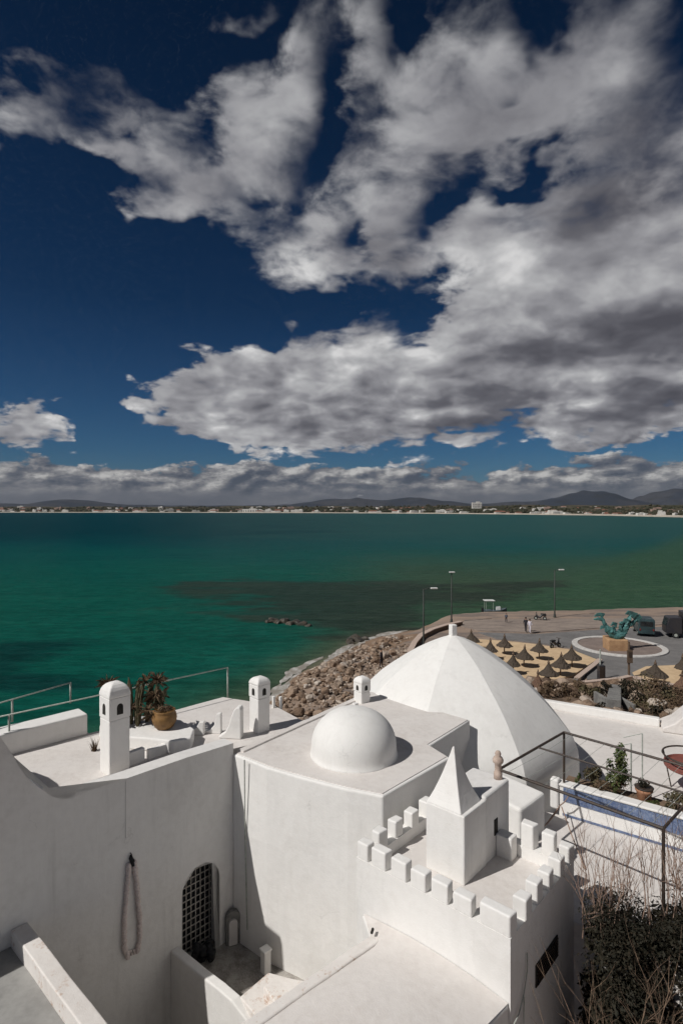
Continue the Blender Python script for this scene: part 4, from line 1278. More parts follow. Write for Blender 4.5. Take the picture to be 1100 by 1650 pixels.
bm = B(); tube(bm, [H0 + Vector((0, 0, .10)), H0 + Vector((.0, -.0, .02)), H0 + WX * .05 + Vector((0, 0, -.10)), H0 + WX * .13 + Vector((0, 0, -.34))], [.02, .05, .055, .035], 8); fin('strap', bm, M['black'], gl_, smooth=True)
bm = B(); tube(bm, [H0 + Vector((0, 0, .13)) + WN.to_3d() * .06, H0 + Vector((0, 0, .13)) - WN.to_3d() * .04, H0 + Vector((0, 0, .09)) - WN.to_3d() * .05], .012, 6); fin('hook', bm, M['dark_iron'], gl_)

# ---- dark bundle at the foot of the arched window
bp = WP(w1(322, 1540)[0], -.18)
random.seed(8)
bm = B()
for k in range(9):
    r_ = bmesh.ops.create_icosphere(bm, subdivisions=2, radius=random.uniform(.10, .19))
    bmesh.ops.transform(bm, matrix=Matrix.Translation((bp.x + random.uniform(-.20, .22), bp.y + random.uniform(-.14, .14), ZC + random.uniform(.08, .42))) @ Matrix.Rotation(random.uniform(0, 3), 4, 'X') @ Matrix.Diagonal((1, .8, 1.3, 1)), verts=r_['verts'])
for v in bm.verts:
    v.co += mnoise.noise_vector(v.co * 6) * .045
o = fin('dark_bundle', bm, M['black'], None, smooth=True); rebase(o, (bp.x, bp.y, ZC)); tag(o, 'black crumpled bundle heaped at the foot of the arched window', 'bundle')

# ---- iron pergola beyond the tower
ZP = 9.5
P1 = at(803, 1240, ZP); P2 = at(908, 1180, ZP); P4 = at(1068, 1335, ZP); P3 = P2 + P4 - P1
pg = thing('pergola', 'dark iron pergola frame over the terrace between tower and blue tiled wall', 'pergola', (P2.x, P2.y, ZB))
def beam(a, b, r=.035, name='beam'):
    bm = B(); tube(bm, [a, b], r, 6); return fin(name, bm, M['dark_iron'], pg)
beam(P1, P2, .034); beam(P2, P3, .034); beam(P1, P4, .034); beam(P4, P3, .034)
m0 = P1.lerp(P2, .56); m1 = P4.lerp(P3, .56); beam(m0, m1, .024)
for p, zb in ((P2, 7.98), (P4, ZB), (P3, ZB)):
    beam((p.x, p.y, zb), (p.x, p.y, ZP + .02), .034, 'post')
bm = B(); q = P1.lerp(P2, .10); q2 = at(826, 1325, ZB); tube(bm, [(q2.x, q2.y, ZB), (q2.x, q2.y, 8.0)], .022, 6); fin('thin_post', bm, M['rail'], pg)
random.seed(14)
for k in range(8):           # slack wires strung for climbers
    u = (k + .5) / 8
    a_ = P1.lerp(P4, u); b_ = P2.lerp(P3, u)
    bm = B(); tube(bm, [a_, a_.lerp(b_, .5) + Vector((0, 0, -.05)), b_], .006, 4); fin('wire', bm, M['rail'], pg)
# two light poles on the terrace and ropes
for (px_, yt, yb, D_) in ((1016, 1198, 1290, 17.2), (1034, 1182, 1270, 19.5)):
    a_ = atd(px_, yb, D_); b_ = atd(px_, yt, D_)
    bm = B(); tube(bm, [Vector((a_.x, a_.y, 6.0)), b_], .022, 6); tube(bm, [b_, b_ + Vector((-.55, .2, -.22))], .014, 5)
    o = fin('pole', bm, M['rail'], None); rebase(o, (a_.x, a_.y, 6.0)); tag(o, 'thin pale pole with a stay rising ' + ('just behind the blue tiled planter' if D_ < 18 else 'from the far white terrace'), 'pole')
rp = thing('guy_ropes', 'frayed pale guy ropes fanning out on the terrace behind the tower', 'rope', (*xy(at(900, 1300, ZB)), ZB))
for (a, b) in (((903, 1296, 7.55), (858, 1352, 7.12)), ((903, 1296, 7.55), (880, 1328, 7.12)), ((904, 1300, 7.5), (942, 1400, 7.14)), ((903, 1297, 7.55), (915, 1283, 7.9))):
    pa_ = at(*a); pb_ = at(*b)
    bm = B(); tube(bm, [pa_, pa_.lerp(pb_, .5) + Vector((0, 0, -.04)), pb_], .016, 5); fin('rope', bm, M['twig'], rp)

# ---- plants and pots in the blue tiled planter
random.seed(33)
def shrub(name, label, cat, c, rad, n, size, m, stems=5, group=None, zb=None, lumps=7):
    base = (c[0], c[1], (c[2] - rad[2]) if zb is None else zb)
    th = thing(name, label, cat, base, group)
    lv, lf = [], []
    for k in range(lumps):
        o_ = Vector((random.uniform(-.62, .62) * rad[0], random.uniform(-.62, .62) * rad[1], random.uniform(-.6, .62) * rad[2]))
        s_ = random.uniform(.32, .55)
        leaves(lv, lf, Vector(c) + o_, (rad[0] * s_, rad[1] * s_, rad[2] * s_), n // lumps, size)
    rawmesh('foliage', lv, lf, m, th, kind='stuff')
    bm = B()
    for k in range(stems):
        tip = Vector(c) + Vector((random.uniform(-.6, .6) * rad[0], random.uniform(-.6, .6) * rad[1], random.uniform(0, .7) * rad[2]))
        b_ = Vector((c[0] + random.uniform(-.15, .15) * rad[0], c[1] + random.uniform(-.15, .15) * rad[1], base[2] - .03))
        r_ = .012 + .02 * rad[0]
        tube(bm, [b_, b_.lerp(tip, .5) + Vector((random.uniform(-.1, .1) * rad[0], 0, .1 * rad[2])), tip], [r_, r_ * .7, r_ * .3], 5)
    fin('stem', bm, M['bark'], th)
    return th
def pl(s, d, z): 
    q = pA + pd * s + pn * d
    return (q.x, q.y, z)
shrub('conical_shrub', 'tall green conical shrub rising over the blue tiled planter wall', 'shrub', pl(1.45, .75, 8.55), (.34, .34, .72), 1500, .045, M['leaf_green'], 5, zb=7.84, lumps=9)
shrub('brown_shrub', 'low brown green shrub left of the conical shrub in the planter', 'shrub', pl(.80, .8, 8.20), (.36, .3, .40), 900, .04, M['leaf_olive'], 4, zb=7.84)
shrub('brown_shrub', 'dry brown shrub under the conical shrub in the planter', 'shrub', pl(1.35, .5, 8.06), (.50, .22, .26), 800, .035, M['leaf_brown'], 4, zb=7.84)
shrub('brown_shrub', 'dense brown bush at the right end of the blue tiled planter', 'shrub', pl(2.95, .55, 8.16), (.44, .3, .34), 900, .04, M['leaf_olive'], 4, zb=7.84)
shrub('green_shrub', 'low fresh green plant right of the terracotta pot in the planter', 'shrub', pl(2.35, .40, 7.98), (.22, .15, .12), 400, .03, M['leaf_green'], 3, zb=7.84)
shrub('sprout', 'small yellow green sprout at the left end of the blue tiled planter', 'plant', pl(.38, .5, 8.06), (.10, .10, .20), 200, .03, M['leaf_green'], 2, zb=7.84, lumps=4)
q = pl(2.12, .66, 7.86)
pt2 = thing('terracotta_pot', 'terracotta pot with a dark rim among the planter shrubs', 'pot', q)
bm = B(); lathe(bm, [(.13, 0), (.17, .05), (.20, .26), (.23, .30), (.23, .36), (.19, .36), (.18, .30), (0, .28)], q, 18); fin('pot', bm, M['clay'], pt2, smooth=True)
bm = B(); lathe(bm, [(.0, .365), (.235, .368), (.25, .40), (.20, .41), (0, .39)], q, 18); fin('lid', bm, M['dark_iron'], pt2, smooth=True)
lv, lf = [], []; leaves(lv, lf, (q[0] - .02, q[1], q[2] + .52), (.16, .16, .12), 120, .045); rawmesh('plant', lv, lf, M['leaf_dark'], pt2, kind='stuff')

# ---- round table at the right edge
rc = at(1112, 1232, 7.0); rc.z = 6.0
rtb = thing('round_table', 'round red topped table with dark hoop rim cut by the right edge', 'table', (rc.x, rc.y, 6.0))
bm = B(); lathe(bm, [(.0, .86), (.80, .86), (.84, .90), (.84, 1.02), (.80, 1.04), (.76, .96), (0, .96)], (rc.x, rc.y, 6.0), 40); fin('table_top', bm, simple('faded red paint', (.25, .085, .065), (.17, .06, .05), 5, .6, .1), rtb, smooth=False)
bm = B(); ring = [(rc.x + .88 * cos(k * pi / 18), rc.y + .88 * sin(k * pi / 18), 7.30) for k in range(37)]; tube(bm, ring, .03, 6, cap=False); fin('hoop', bm, M['dark_iron'], rtb)
for k in range(4):
    a_ = pi / 4 + k * pi / 2
    bm = B(); tube(bm, [(rc.x + .62 * cos(a_), rc.y + .62 * sin(a_), 6.0), (rc.x + .80 * cos(a_), rc.y + .80 * sin(a_), 6.86), (rc.x + .88 * cos(a_), rc.y + .88 * sin(a_), 7.30)], .022, 6); fin('leg', bm, M['dark_iron'], rtb)

# ---- big dark bush in the tower's shadow with bare twigs above it
random.seed(17)
bb = Vector((6.4, 11.0, 1.0))
bu = thing('large_bush', 'large dark bush in the shade right of the tower, bare twigs above it', 'bush', (bb.x, bb.y, 1.0))
lv, lf = [], []
for k in range(120):
    u = random.random()
    px_ = 962 + 190 * u; D_ = random.uniform(10.2, 11.9)
    X_ = (px_ - 550) / FPX * D_
    top_ = 8.35 + .35 * sin(u * 9.0) - .35 * (D_ < 10.7)
    zz = top_ - .45 - (random.random() ** 1.2) * 5.6
    r_ = random.uniform(.35, .62) * (1.0 if zz > 6.8 else 1.25)
    if (X_ - r_) / D_ < .418: X_ = .418 * D_ + r_
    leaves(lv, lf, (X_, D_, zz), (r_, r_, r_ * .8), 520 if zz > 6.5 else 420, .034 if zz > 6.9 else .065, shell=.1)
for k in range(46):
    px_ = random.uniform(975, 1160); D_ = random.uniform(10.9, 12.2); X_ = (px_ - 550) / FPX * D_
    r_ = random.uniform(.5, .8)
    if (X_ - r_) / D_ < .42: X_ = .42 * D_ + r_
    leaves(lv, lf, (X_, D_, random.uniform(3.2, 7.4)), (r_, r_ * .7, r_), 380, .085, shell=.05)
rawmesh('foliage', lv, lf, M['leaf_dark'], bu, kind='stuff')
bm = B()
def branchy(bm, p, d, L, r, depth):
    pts = [Vector(p)]; dd = Vector(d).normalized()
    for k in range(4):
        dd = (dd + Vector((random.uniform(-.25, .25), random.uniform(-.25, .25), random.uniform(-.08, .14)))).normalized()
        pts.append(pts[-1] + dd * L / 4)
    tube(bm, pts, [r, r * .85, r * .7, r * .5, r * .25], 4)
    if depth > 0:
        for k in range(random.randint(2, 3)):
            q = pts[random.randint(1, 3)]
            branchy(bm, q, dd + Vector((random.uniform(-.8, .8), random.uniform(-.8, .8), random.uniform(0, .5))), L * random.uniform(.35, .6), r * .55, depth - 1)
for k in range(125):
    px_ = random.uniform(936, 1150); D_ = random.uniform(11.0, 12.3)
    X_ = max((px_ - 550) / FPX * D_, .423 * D_)
    branchy(bm, (X_, D_, random.uniform(7.4, 8.4)), (random.uniform(-.08, .08), random.uniform(-.08, .08), 1.6), random.uniform(.9, 1.55), random.uniform(.005, .011), 1 if k % 3 else 2)
fin('bare_twigs', bm, M['twig'], bu, kind='stuff')
bm = B()
for k in range(70):        # thin arching canes in front of the dark mass
    y0 = random.uniform(9.2, 10.3); x0 = y0 * random.uniform(.43, .60)
    p = Vector((x0, y0, random.uniform(3.5, 6.5)))
    d = Vector((random.uniform(-.7, .7), random.uniform(-.25, .25), random.uniform(.1, 1.0)))
    branchy(bm, p, d, random.uniform(.8, 2.6), random.uniform(.005, .012), 2)
fin('canes', bm, M['bark'], bu, kind='stuff')
bm = B()
for k in range(6):
    branchy(bm, (bb.x + random.uniform(-.5, .5), bb.y + random.uniform(-.3, .3), .9), (random.uniform(-.4, .4), random.uniform(-.3, .3), 1), 4.6, .09, 2)
fin('trunk', bm, M['bark'], bu)

# ================================================================== shore, promenade and far town
random.seed(77)
def rock_mesh(seed, wet=False):
    bm = B()
    bmesh.ops.create_icosphere(bm, subdivisions=2, radius=1.0)
    for v in bm.verts:
        n = v.co.normalized()
        k = 1 + .38 * mnoise.noise(n * 1.1 + Vector((seed * 3.1, 0, 0))) + .18 * mnoise.noise(n * 2.7 + Vector((0, seed * 2.3, 0)))
        v.co = Vector((n.x * k, n.y * k * .85, n.z * k * .72))
        for ax in range(3):      # broken flat faces
            lim = .62 + .2 * abs(mnoise.noise(Vector((seed, ax, 1.0))))
            v.co[ax] = max(-lim, min(lim, v.co[ax]))
    me = bpy.data.meshes.new('rock')
    bmesh.ops.recalc_face_normals(bm, faces=bm.faces[:])
    bm.to_mesh(me); bm.free()
    me.materials.append(M['wetrock'] if wet else M['rock'])
    return me
RM = [rock_mesh(i + .37) for i in range(7)]
RW = [rock_mesh(i + 20.7, True) for i in range(4)]
def put_rock(x, y, s, me, label, group, dz=0.0, name='boulder'):
    o = bpy.data.objects.new(name, me); C.objects.link(o)
    o.scale = (s * random.uniform(.8, 1.25), s * random.uniform(.8, 1.25), s * random.uniform(.7, 1.1))
    o.rotation_euler = (random.uniform(-.3, .3), random.uniform(-.3, .3), random.uniform(0, 6.28))
    o.location = (x, y, max(ground_z(x, y), 0.0) + s * .25 + dz)
    tag(o, label, 'rock', group)
    return o
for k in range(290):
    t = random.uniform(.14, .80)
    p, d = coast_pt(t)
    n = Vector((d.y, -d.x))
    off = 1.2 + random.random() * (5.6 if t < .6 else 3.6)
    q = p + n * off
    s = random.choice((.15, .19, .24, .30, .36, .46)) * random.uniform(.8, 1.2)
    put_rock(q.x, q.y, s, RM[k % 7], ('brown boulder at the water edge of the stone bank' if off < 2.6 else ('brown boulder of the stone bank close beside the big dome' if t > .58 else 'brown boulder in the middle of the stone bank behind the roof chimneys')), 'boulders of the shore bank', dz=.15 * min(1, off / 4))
rv, rf_ = [], []
ico = bmesh.new(); bmesh.ops.create_icosphere(ico, subdivisions=1, radius=1.0)
iv = [v.co.copy() for v in ico.verts]; ifc = [[v.index for v in f.verts] for f in ico.faces]; ico.free()
for k in range(2600):       # rubble and cobbles between the boulders
    t = random.uniform(.1, .82); p, d = coast_pt(t); n = Vector((d.y, -d.x))
    q = p + n * (.3 + random.random() * (8.5 if t < .7 else 5.0))
    s = random.uniform(.05, .17); i0 = len(rv); zg = max(ground_z(q.x, q.y), 0.0) + s * .3
    rz_ = random.uniform(0, 6.28); sx, sy, sz = s * random.uniform(.7, 1.5), s * random.uniform(.7, 1.2), s * random.uniform(.5, .9)
    for v in iv:
        j = random.uniform(.8, 1.2); x_, y_ = v.x * sx * j, v.y * sy * j
        rv.append((q.x + x_ * cos(rz_) - y_ * sin(rz_), q.y + x_ * sin(rz_) + y_ * cos(rz_), zg + v.z * sz * j))
    rf_ += [[i0 + a for a in fc] for fc in ifc]
def rubfn(N, bs, P):
    n = N.voro(P, 2.6, 'F1', 1)
    c = N.ramp(N.xyz(n)[0], [(0.0, (.09, .065, .05)), (.35, (.22, .155, .11)), (.7, (.36, .28, .215)), (1.0, (.52, .45, .38))])
    N.put(bs.inputs['Base Color'], c)
rub = rawmesh('rubble', rv, rf_, mat('shore rubble', rubfn, .9, .2), None, False, 'stuff')
tag(rub, 'brown rubble and cobbles filling the bank between the boulders', 'rubble')
for i, (px, py, s) in enumerate(((433, 1003, .7), (441, 1000, 1.0), (449, 1004, .9), (458, 1003, 1.1), (468, 1006, .8), (478, 1005, 1.0), (487, 1007, .9), (496, 1009, .6), (563, 1034, .8), (571, 1031, 1.0), (578, 1033, .9), (586, 1031, .8), (565, 1037, .6))):
    p = at(px, py, 0.0)
    if i < 8:
        o = put_rock(p.x, p.y, s, RW[i % 4], 'dark wet rock breaking the surface out in the bay', 'rocks out in the bay', dz=-.10 - s * .2, name='reef_rock')
    else:
        o = put_rock(p.x, p.y, s, RW[i % 4], 'dark weedy rock at the tip of the small beach', 'rocks at the tip of the beach', dz=-.25, name='reef_rock')

# ---- retaining bank and garden between terrace and promenade
e_pts = [(878, 1094), (930, 1099), (1000, 1094), (1040, 1102), (1120, 1112)]
emb_v, emb_f = [], []
cols = 34; rows_ = 9
far_l = [at(p, q, 1.1) for p, q in ((850, 1092), (900, 1100), (960, 1101), (1010, 1098), (1060, 1108), (1130, 1116), (1250, 1130))]
near_l = [at(p, q, 3.2) for p, q in ((840, 1146), (900, 1152), (960, 1164), (1010, 1172), (1060, 1184), (1130, 1200), (1250, 1225))]
def lerp_l(L, u):
    k = min(len(L) - 2, int(u * (len(L) - 1))); f = u * (len(L) - 1) - k
    return L[k].lerp(L[k + 1], f)
for i in range(cols + 1):
    a_ = lerp_l(far_l, i / cols); b_ = lerp_l(near_l, i / cols)
    for j in range(rows_ + 1):
        p = a_.lerp(b_, j / rows_)
        z = p.z + .45 * mnoise.noise(Vector((p.x * .5, p.y * .5, 2))) * (0 if j in (0,) else 1) + (.5 if j == 1 else 0)
        emb_v.append((p.x, p.y, z if j else 0.9))
for i in range(cols):
    for j in range(rows_):
        a = i * (rows_ + 1) + j
        emb_f.append((a, a + rows_ + 1, a + rows_ + 2, a + 1))
rawmesh('garden_bank', emb_v, emb_f, M['earth'], None, False, 'structure')
def chain_wall(name, label, pts, z0, z1, th, m):
    base = pts[0]
    o = thing(name, label, 'wall', (base[0], base[1], z0))
    bm = B()
    for a, b in zip(pts[:-1], pts[1:]):
        slab(bm, a, b, th, z0, z1, 1)
    fin('stonework', bm, m, o, bevel=.03)
    bm = B()
    for a, b in zip(pts[:-1], pts[1:]):
        slab(bm, Vector(a) - Vector((0, .05)), Vector(b) - Vector((0, .05)), th + .12, z1 + .003, z1 + .09, 1)
    fin('coping', bm, M['stone_pink'], o)
    return o
chain_wall('retaining_wall', 'low retaining wall with pale coping along the sand and garden bank', [xy(at(p, q, 1.6)) for p, q in ((872, 1097), (930, 1101), (1000, 1094), (1018, 1090), (1035, 1098), (1100, 1106), (1200, 1118))], .6, 1.55, .35, M['stone_pink'])
chain_wall('sand_edge_wall', 'dark stone edging along the right side of the parasol sand', [xy(at(p, q, 1.3)) for p, q in ((962, 1062), (950, 1072), (938, 1081), (924, 1092))], .7, 1.30, .35, M['greystone'])
chain_wall('slip_wall', 'curved brown sea wall left of the promenade below the lamp post', [xy(at(p, q, 1.4)) for p, q in ((664, 1052), (672, 1036), (682, 1024), (700, 1015), (722, 1008), (745, 1003))], .0, 1.45, .5, M['earth'])
stp = thing('stone_ramp', 'grey stone ramp dropping through the garden bank under the post', 'ramp', (*xy(at(988, 1150, 2.2)), 1.0))
bm = B(); rp_ = [xy(at(976, 1148, 2.6)), xy(at(1000, 1150, 2.6)), xy(at(1000, 1108, 2.3)), xy(at(982, 1106, 2.3))]; prism(bm, rp_, .8, [3.5, 3.5, 2.5, 2.5]); fin('ramp', bm, M['greystone'], stp, bevel=.03)
for k, (px, py) in enumerate(((974, 1130), (1003, 1132))):
    bm = B(); p = at(px, py, 2.8); box(bm, (p.x, p.y, 2.1), (.22, 2.6, 2.0), .1); fin('side_wall', bm, M['greystone'], stp, bevel=.04)
random.seed(55)
GS = [(885, 1108, .7, 'leaf_brown'), (905, 1118, .8, 'leaf_brown'), (928, 1108, .6, 'leaf_brown'), (925, 1130, .7, 'leaf_brown'), (948, 1122, .7, 'leaf_olive'), (945, 1142, .6, 'leaf_brown'), (966, 1112, .6, 'leaf_dark'), (962, 1148, .5, 'leaf_dark'), (1012, 1112, .7, 'leaf_dark'), (1014, 1132, .9, 'leaf_dark'), (1032, 1106, .9, 'leaf_olive'), (1038, 1124, 1.0, 'leaf_brown'), (1036, 1148, .8, 'leaf_olive'), (1056, 1112, .9, 'leaf_brown'), (1060, 1136, 1.0, 'leaf_olive'), (1078, 1124, .9, 'leaf_dark'), (1080, 1148, .9, 'leaf_brown'), (1098, 1132, .9, 'leaf_brown'), (1058, 1156, .7, 'leaf_dark'), (880, 1126, .6, 'leaf_brown')]
names = {'leaf_brown': 'dry brown', 'leaf_olive': 'olive brown', 'leaf_dark': 'dark green'}
ORD = ['first', 'second', 'third', 'fourth', 'fifth', 'sixth', 'seventh', 'eighth', 'ninth', 'tenth', 'eleventh', 'twelfth']
uprow = sorted(g for g in GS if g[1] < 1125); lorow = sorted(g for g in GS if g[1] >= 1125)
for px, py, s, m_ in GS:
    row, rn_ = (uprow, 'upper') if (px, py, s, m_) in uprow else (lorow, 'lower')
    ttl = names[m_] + ' scrub bush, ' + ORD[row.index((px, py, s, m_))] + ' from the big dome along the ' + rn_ + ' garden bank'
    p = at(px, py + 6, 2.2)
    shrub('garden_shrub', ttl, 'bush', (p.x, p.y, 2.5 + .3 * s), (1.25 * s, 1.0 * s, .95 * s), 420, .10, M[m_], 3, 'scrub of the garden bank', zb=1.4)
for k in range(110):
    u = random.random(); j = random.uniform(.12, .97)
    p = lerp_l(far_l, u).lerp(lerp_l(near_l, u), j)
    o = bpy.data.objects.new('garden_rock', RM[k % 7]); C.objects.link(o)
    s = random.uniform(.22, .75)
    o.scale = (s, s, s * 1.2); o.rotation_euler = (random.uniform(-.4, .4), random.uniform(-.4, .4), random.uniform(0, 6))
    o.location = (p.x, p.y, 1.1 + 2.1 * j + .15)
    tag(o, 'weathered rock among the scrub of the garden bank', 'rock', 'rocks of the garden bank')

# ---- thatched parasols on the sand
def parasol(label, px, py, w, m, ze=2.1):
    """px, py: middle of the eave in the photograph"""
    p = at(px, py, ze)
    R = w / 2 / FPX * p.y
    th = thing('thatched_parasol', label, 'parasol', (p.x, p.y, 1.1), 'thatched parasols on the sand')
    th.rotation_euler = (random.uniform(-.06, .06), random.uniform(-.06, .06), 0)
    bm = B(); tube(bm, [(p.x, p.y, 1.0), (p.x, p.y, ze + .7)], .06, 8); fin('pole', bm, M['wood'], th)
    bm = B(); n = 26
    prof = [(R * .95, -.14), (R * 1.06, -.12), (R * .84, .06), (R * .60, .22), (R * .55, .25), (R * .30, .50), (R * .15, .70), (R * .06, .86), (0.0, .98)]
    rings = []
    for r, z in prof:
        if r < .001:
            rings.append([bm.verts.new((p.x, p.y, ze + z))]); continue
        rings.append([bm.verts.new((p.x + r * (1 + .07 * random.uniform(-1, 1)) * cos(2 * pi * k / n), p.y + r * (1 + .07 * random.uniform(-1, 1)) * sin(2 * pi * k / n), ze + z + .05 * random.uniform(-1, 1))) for k in range(n)])
    for a, b in zip(rings[:-1], rings[1:]):
        for k in range(n):
            l = (k + 1) % n
            bm.faces.new((a[k], a[l], b[0]) if len(b) == 1 else (a[k], a[l], b[l], b[k]))
    bm.faces.new(rings[0][::-1])
    roof = fin('thatch', bm, m, th)
    bm = B(); lathe(bm, [(.10, 0), (.13, .06), (.07, .16), (.03, .34), (0, .40)], (p.x, p.y, ze + .82), 10); fin('tip', bm, M['wood'], roof)
    return th
PAR = [
    (760, 1031, 25, 'thatch', 'thatched parasol nearest the tip of the big dome'),
    (789, 1047, 24, 'thatch', 'thatched parasol half hidden by the upper dome slope'),
    (812, 1039, 25, 'thatch', 'thatched parasol at the back row of the sand, left end'),
    (826, 1069, 22, 'thatch', 'thatched parasol half hidden lower on the dome slope'),
    (843, 1058, 29, 'thatch', 'thatched parasol in the middle row of the sand, left one'),
    (868, 1047, 27, 'thatch', 'thatched parasol at the back row beside the road'),
    (921, 1058, 29, 'thatch', 'thatched parasol nearest the roundabout at the sand corner'),
    (902, 1071, 30, 'thatch', 'thatched parasol in the middle row, right one'),
    (884, 1085, 31, 'thatch', 'thatched parasol at the front of the sand, alone'),
    (866, 1102, 22, 'thatch2', 'reddish thatched parasol peeking from behind the dome edge'),
    (1053, 1085, 38, 'thatch', 'large thatched parasol on the right hand sand below the roundabout'),
    (1100, 1074, 24, 'thatch', 'thatched parasol cut by the right edge near the road'),
    (1071, 1119, 32, 'thatch', 'greyish thatched parasol in front of the right hand sand'),
    (1099, 1105, 28, 'thatch2', 'brown thatched parasol cut by the right edge over the garden'),
]
for px, py, w, m_, lab in PAR:
    parasol(lab, px, py, w, M[m_])

# ---- roundabout with the bronze sculpture
rbt = thing('roundabout', 'round white kerbed roundabout island under the bronze sculpture', 'roundabout', (RB.x, RB.y, 1.05))
bm = B()
for r0, r1, z0, z1 in ((4.15, 4.75, 1.05, 1.24),):
    ins, ous = [], []
    n = 56
    vs = [[bm.verts.new((RB.x + r * cos(2 * pi * k / n), RB.y + r * sin(2 * pi * k / n), z)) for k in range(n)] for r, z in ((r1, z0), (r1, z1), (r0, z1), (r0, z0))]
    for a, b in zip(vs, vs[1:] + vs[:1]):
        for k in range(n):
            l = (k + 1) % n; bm.faces.new((a[k], a[l], b[l], b[k]))
fin('kerb', bm, M['kerb'], rbt, bevel=.03)
bm = B(); lathe(bm, [(4.16, 0), (4.16, .12), (3.0, .16), (0, .2)], (RB.x, RB.y, 1.04), 48); fin('island', bm, simple('dusty island paving', (.24, .19, .165), (.17, .135, .12), .8, .9, .3), rbt)
SP = at(990, 1046, 1.2)
scu = thing('sculpture', 'verdigris bronze sculpture of upswept finned forms on an orange stone pedestal', 'sculpture', (SP.x, SP.y, 1.2))
bm = B(); prism(bm, [(SP.x - 1.05, SP.y - .8), (SP.x + .95, SP.y - .9), (SP.x + 1.15, SP.y + .8), (SP.x - .9, SP.y + .9)], 1.15, [2.35, 2.35, 2.45, 2.5]); wobble(bm, .5, .04)
fin('pedestal', bm, M['pedestal'], scu, bevel=.06)
def sw(pts, rad, name='bronze_form'):
    P_ = [Vector(p) for p in pts]; q_, r_ = [], []
    for i in range(len(P_) - 1):
        for k in range(4):
            q_.append(P_[i].lerp(P_[i + 1], k / 4)); r_.append(rad[i] + (rad[i + 1] - rad[i]) * k / 4)
    q_.append(P_[-1]); r_.append(rad[-1])
    bm = B(); tube(bm, [Vector((SP.x, SP.y, 0)) + p for p in q_], r_, 10)
    for v in bm.verts:
        v.co += mnoise.noise_vector(v.co * 2.3) * .13 + mnoise.noise_vector(v.co * 6.0) * .06
    return fin(name, bm, M['bronze'], scu)
sw([(.1, 0, 2.4), (-.4, -.1, 2.8), (-.9, -.1, 3.5), (-1.2, 0, 4.2), (-1.5, 0, 4.7)], [.30, .34, .26, .17, .10])
sw([(.2, .1, 2.4), (.6, 0, 2.9), (1.1, 0, 3.5), (1.5, .1, 4.2), (1.7, .1, 4.8)], [.34, .42, .36, .26, .12])
sw([(-.5, 0, 2.7), (0, -.25, 2.6), (.6, -.2, 2.7), (1.0, -.1, 3.1)], [.22, .34, .36, .25])
sw([(.2, .2, 2.5), (.15, .3, 3.0), (.0, .3, 3.6)], [.22, .2, .14])
sw([(1.3, .0, 3.6), (1.9, .2, 3.9), (2.6, .3, 4.4)], [.22, .25, .10])
sw([(-1.3, 0, 4.3), (-1.8, .1, 4.45), (-2.2, .15, 4.35)], [.14, .16, .06])
sw([(-.2, -.2, 2.7), (-.55, -.35, 3.1), (-.5, -.4, 3.6)], [.2, .22, .1])
sw([(.7, -.1, 3.0), (.45, -.2, 3.4), (.55, -.2, 3.9), (.9, -.1, 4.2)], [.2, .22, .18, .08])
for (c_, pts) in (((-1.5, 0, 4.7), [(-2.2, .1, 4.65), (-1.9, 0, 5.05), (-1.5, 0, 5.1), (-1.05, 0, 5.0), (-1.35, 0, 4.5)]), ((1.7, .1, 4.8), [(1.1, .1, 4.9), (1.45, .1, 5.3), (1.9, .1, 5.2), (2.5, .1, 5.0), (2.0, .1, 4.4)]), ((-.95, -.1, 3.5), [(-1.6, 0, 3.3), (-1.5, 0, 3.7), (-1.0, 0, 3.75)]), ((1.2, -.1, 3.9), [(.8, -.1, 4.1), (.95, -.1, 4.5), (1.35, -.1, 4.45), (1.5, -.1, 4.0)]), ((-.6, -.2, 3.2), [(-1.15, -.2, 3.05), (-1.2, -.2, 3.45), (-.8, -.2, 3.7)]), ((2.2, .2, 4.2), [(2.0, .2, 4.7), (2.7, .2, 4.9), (3.0, .2, 4.5), (2.5, .2, 4.0)]), ((.05, .3, 3.7), [(-.35, .3, 3.6), (-.1, .3, 4.05), (.4, .3, 3.95), (.3, .3, 3.4)])):
    bm = B(); f_ = [bm.verts.new((SP.x + a, SP.y + b - .07, c)) for a, b, c in [c_] + pts]; b2 = [bm.verts.new((SP.x + a, SP.y + b + .07, c)) for a, b, c in [c_] + pts]
    bm.faces.new(f_); bm.faces.new(b2[::-1])
    for i in range(len(f_)):
        jn = (i + 1) % len(f_); bm.faces.new((f_[jn], f_[i], b2[i], b2[jn]))
    fin('fin', bm, M['bronze'], scu, bevel=.02)

# ---- lamp posts
def lamp(label, px, ytop, D, arm):
    b_ = atd(px, ytop, D); zt = b_.z
    th = thing('street_lamp', label, 'lamp', (b_.x, D, 1.0), 'street lamps of the promenade')
    bm = B(); tube(bm, [(b_.x, D, .95), (b_.x, D, 1.6), (b_.x, D, zt)], [.13, .10, .065], 8); fin('pole', bm, M['post'], th, smooth=True)
    bm = B(); lathe(bm, [(.2, 0), (.2, .12), (.14, .5), (.1, .55)], (b_.x, D, 1.0), 10); fin('base', bm, M['post'], th)
    bm = B(); tube(bm, [(b_.x, D, zt - .1), (b_.x + arm * .5, D - .1, zt + .12), (b_.x + arm, D - .15, zt + .10)], .04, 6); ar = fin('arm', bm, M['post'], th, smooth=True)
    bm = B(); box(bm, (b_.x + arm * 1.15, D - .17, zt + .10), (.75, .32, .16), .1); fin('lamp_head', bm, M['white_paint'], ar, bevel=.05)
lamp('street lamp on the left of the promenade above the dome slope', 682, 949, 61.0, .95)
lamp('street lamp standing exactly behind the finial of the big dome', 727, 923, 75.6, .02)
lamp('street lamp at the sea edge right of the walking couple', 893, 919, 79.5, .75)

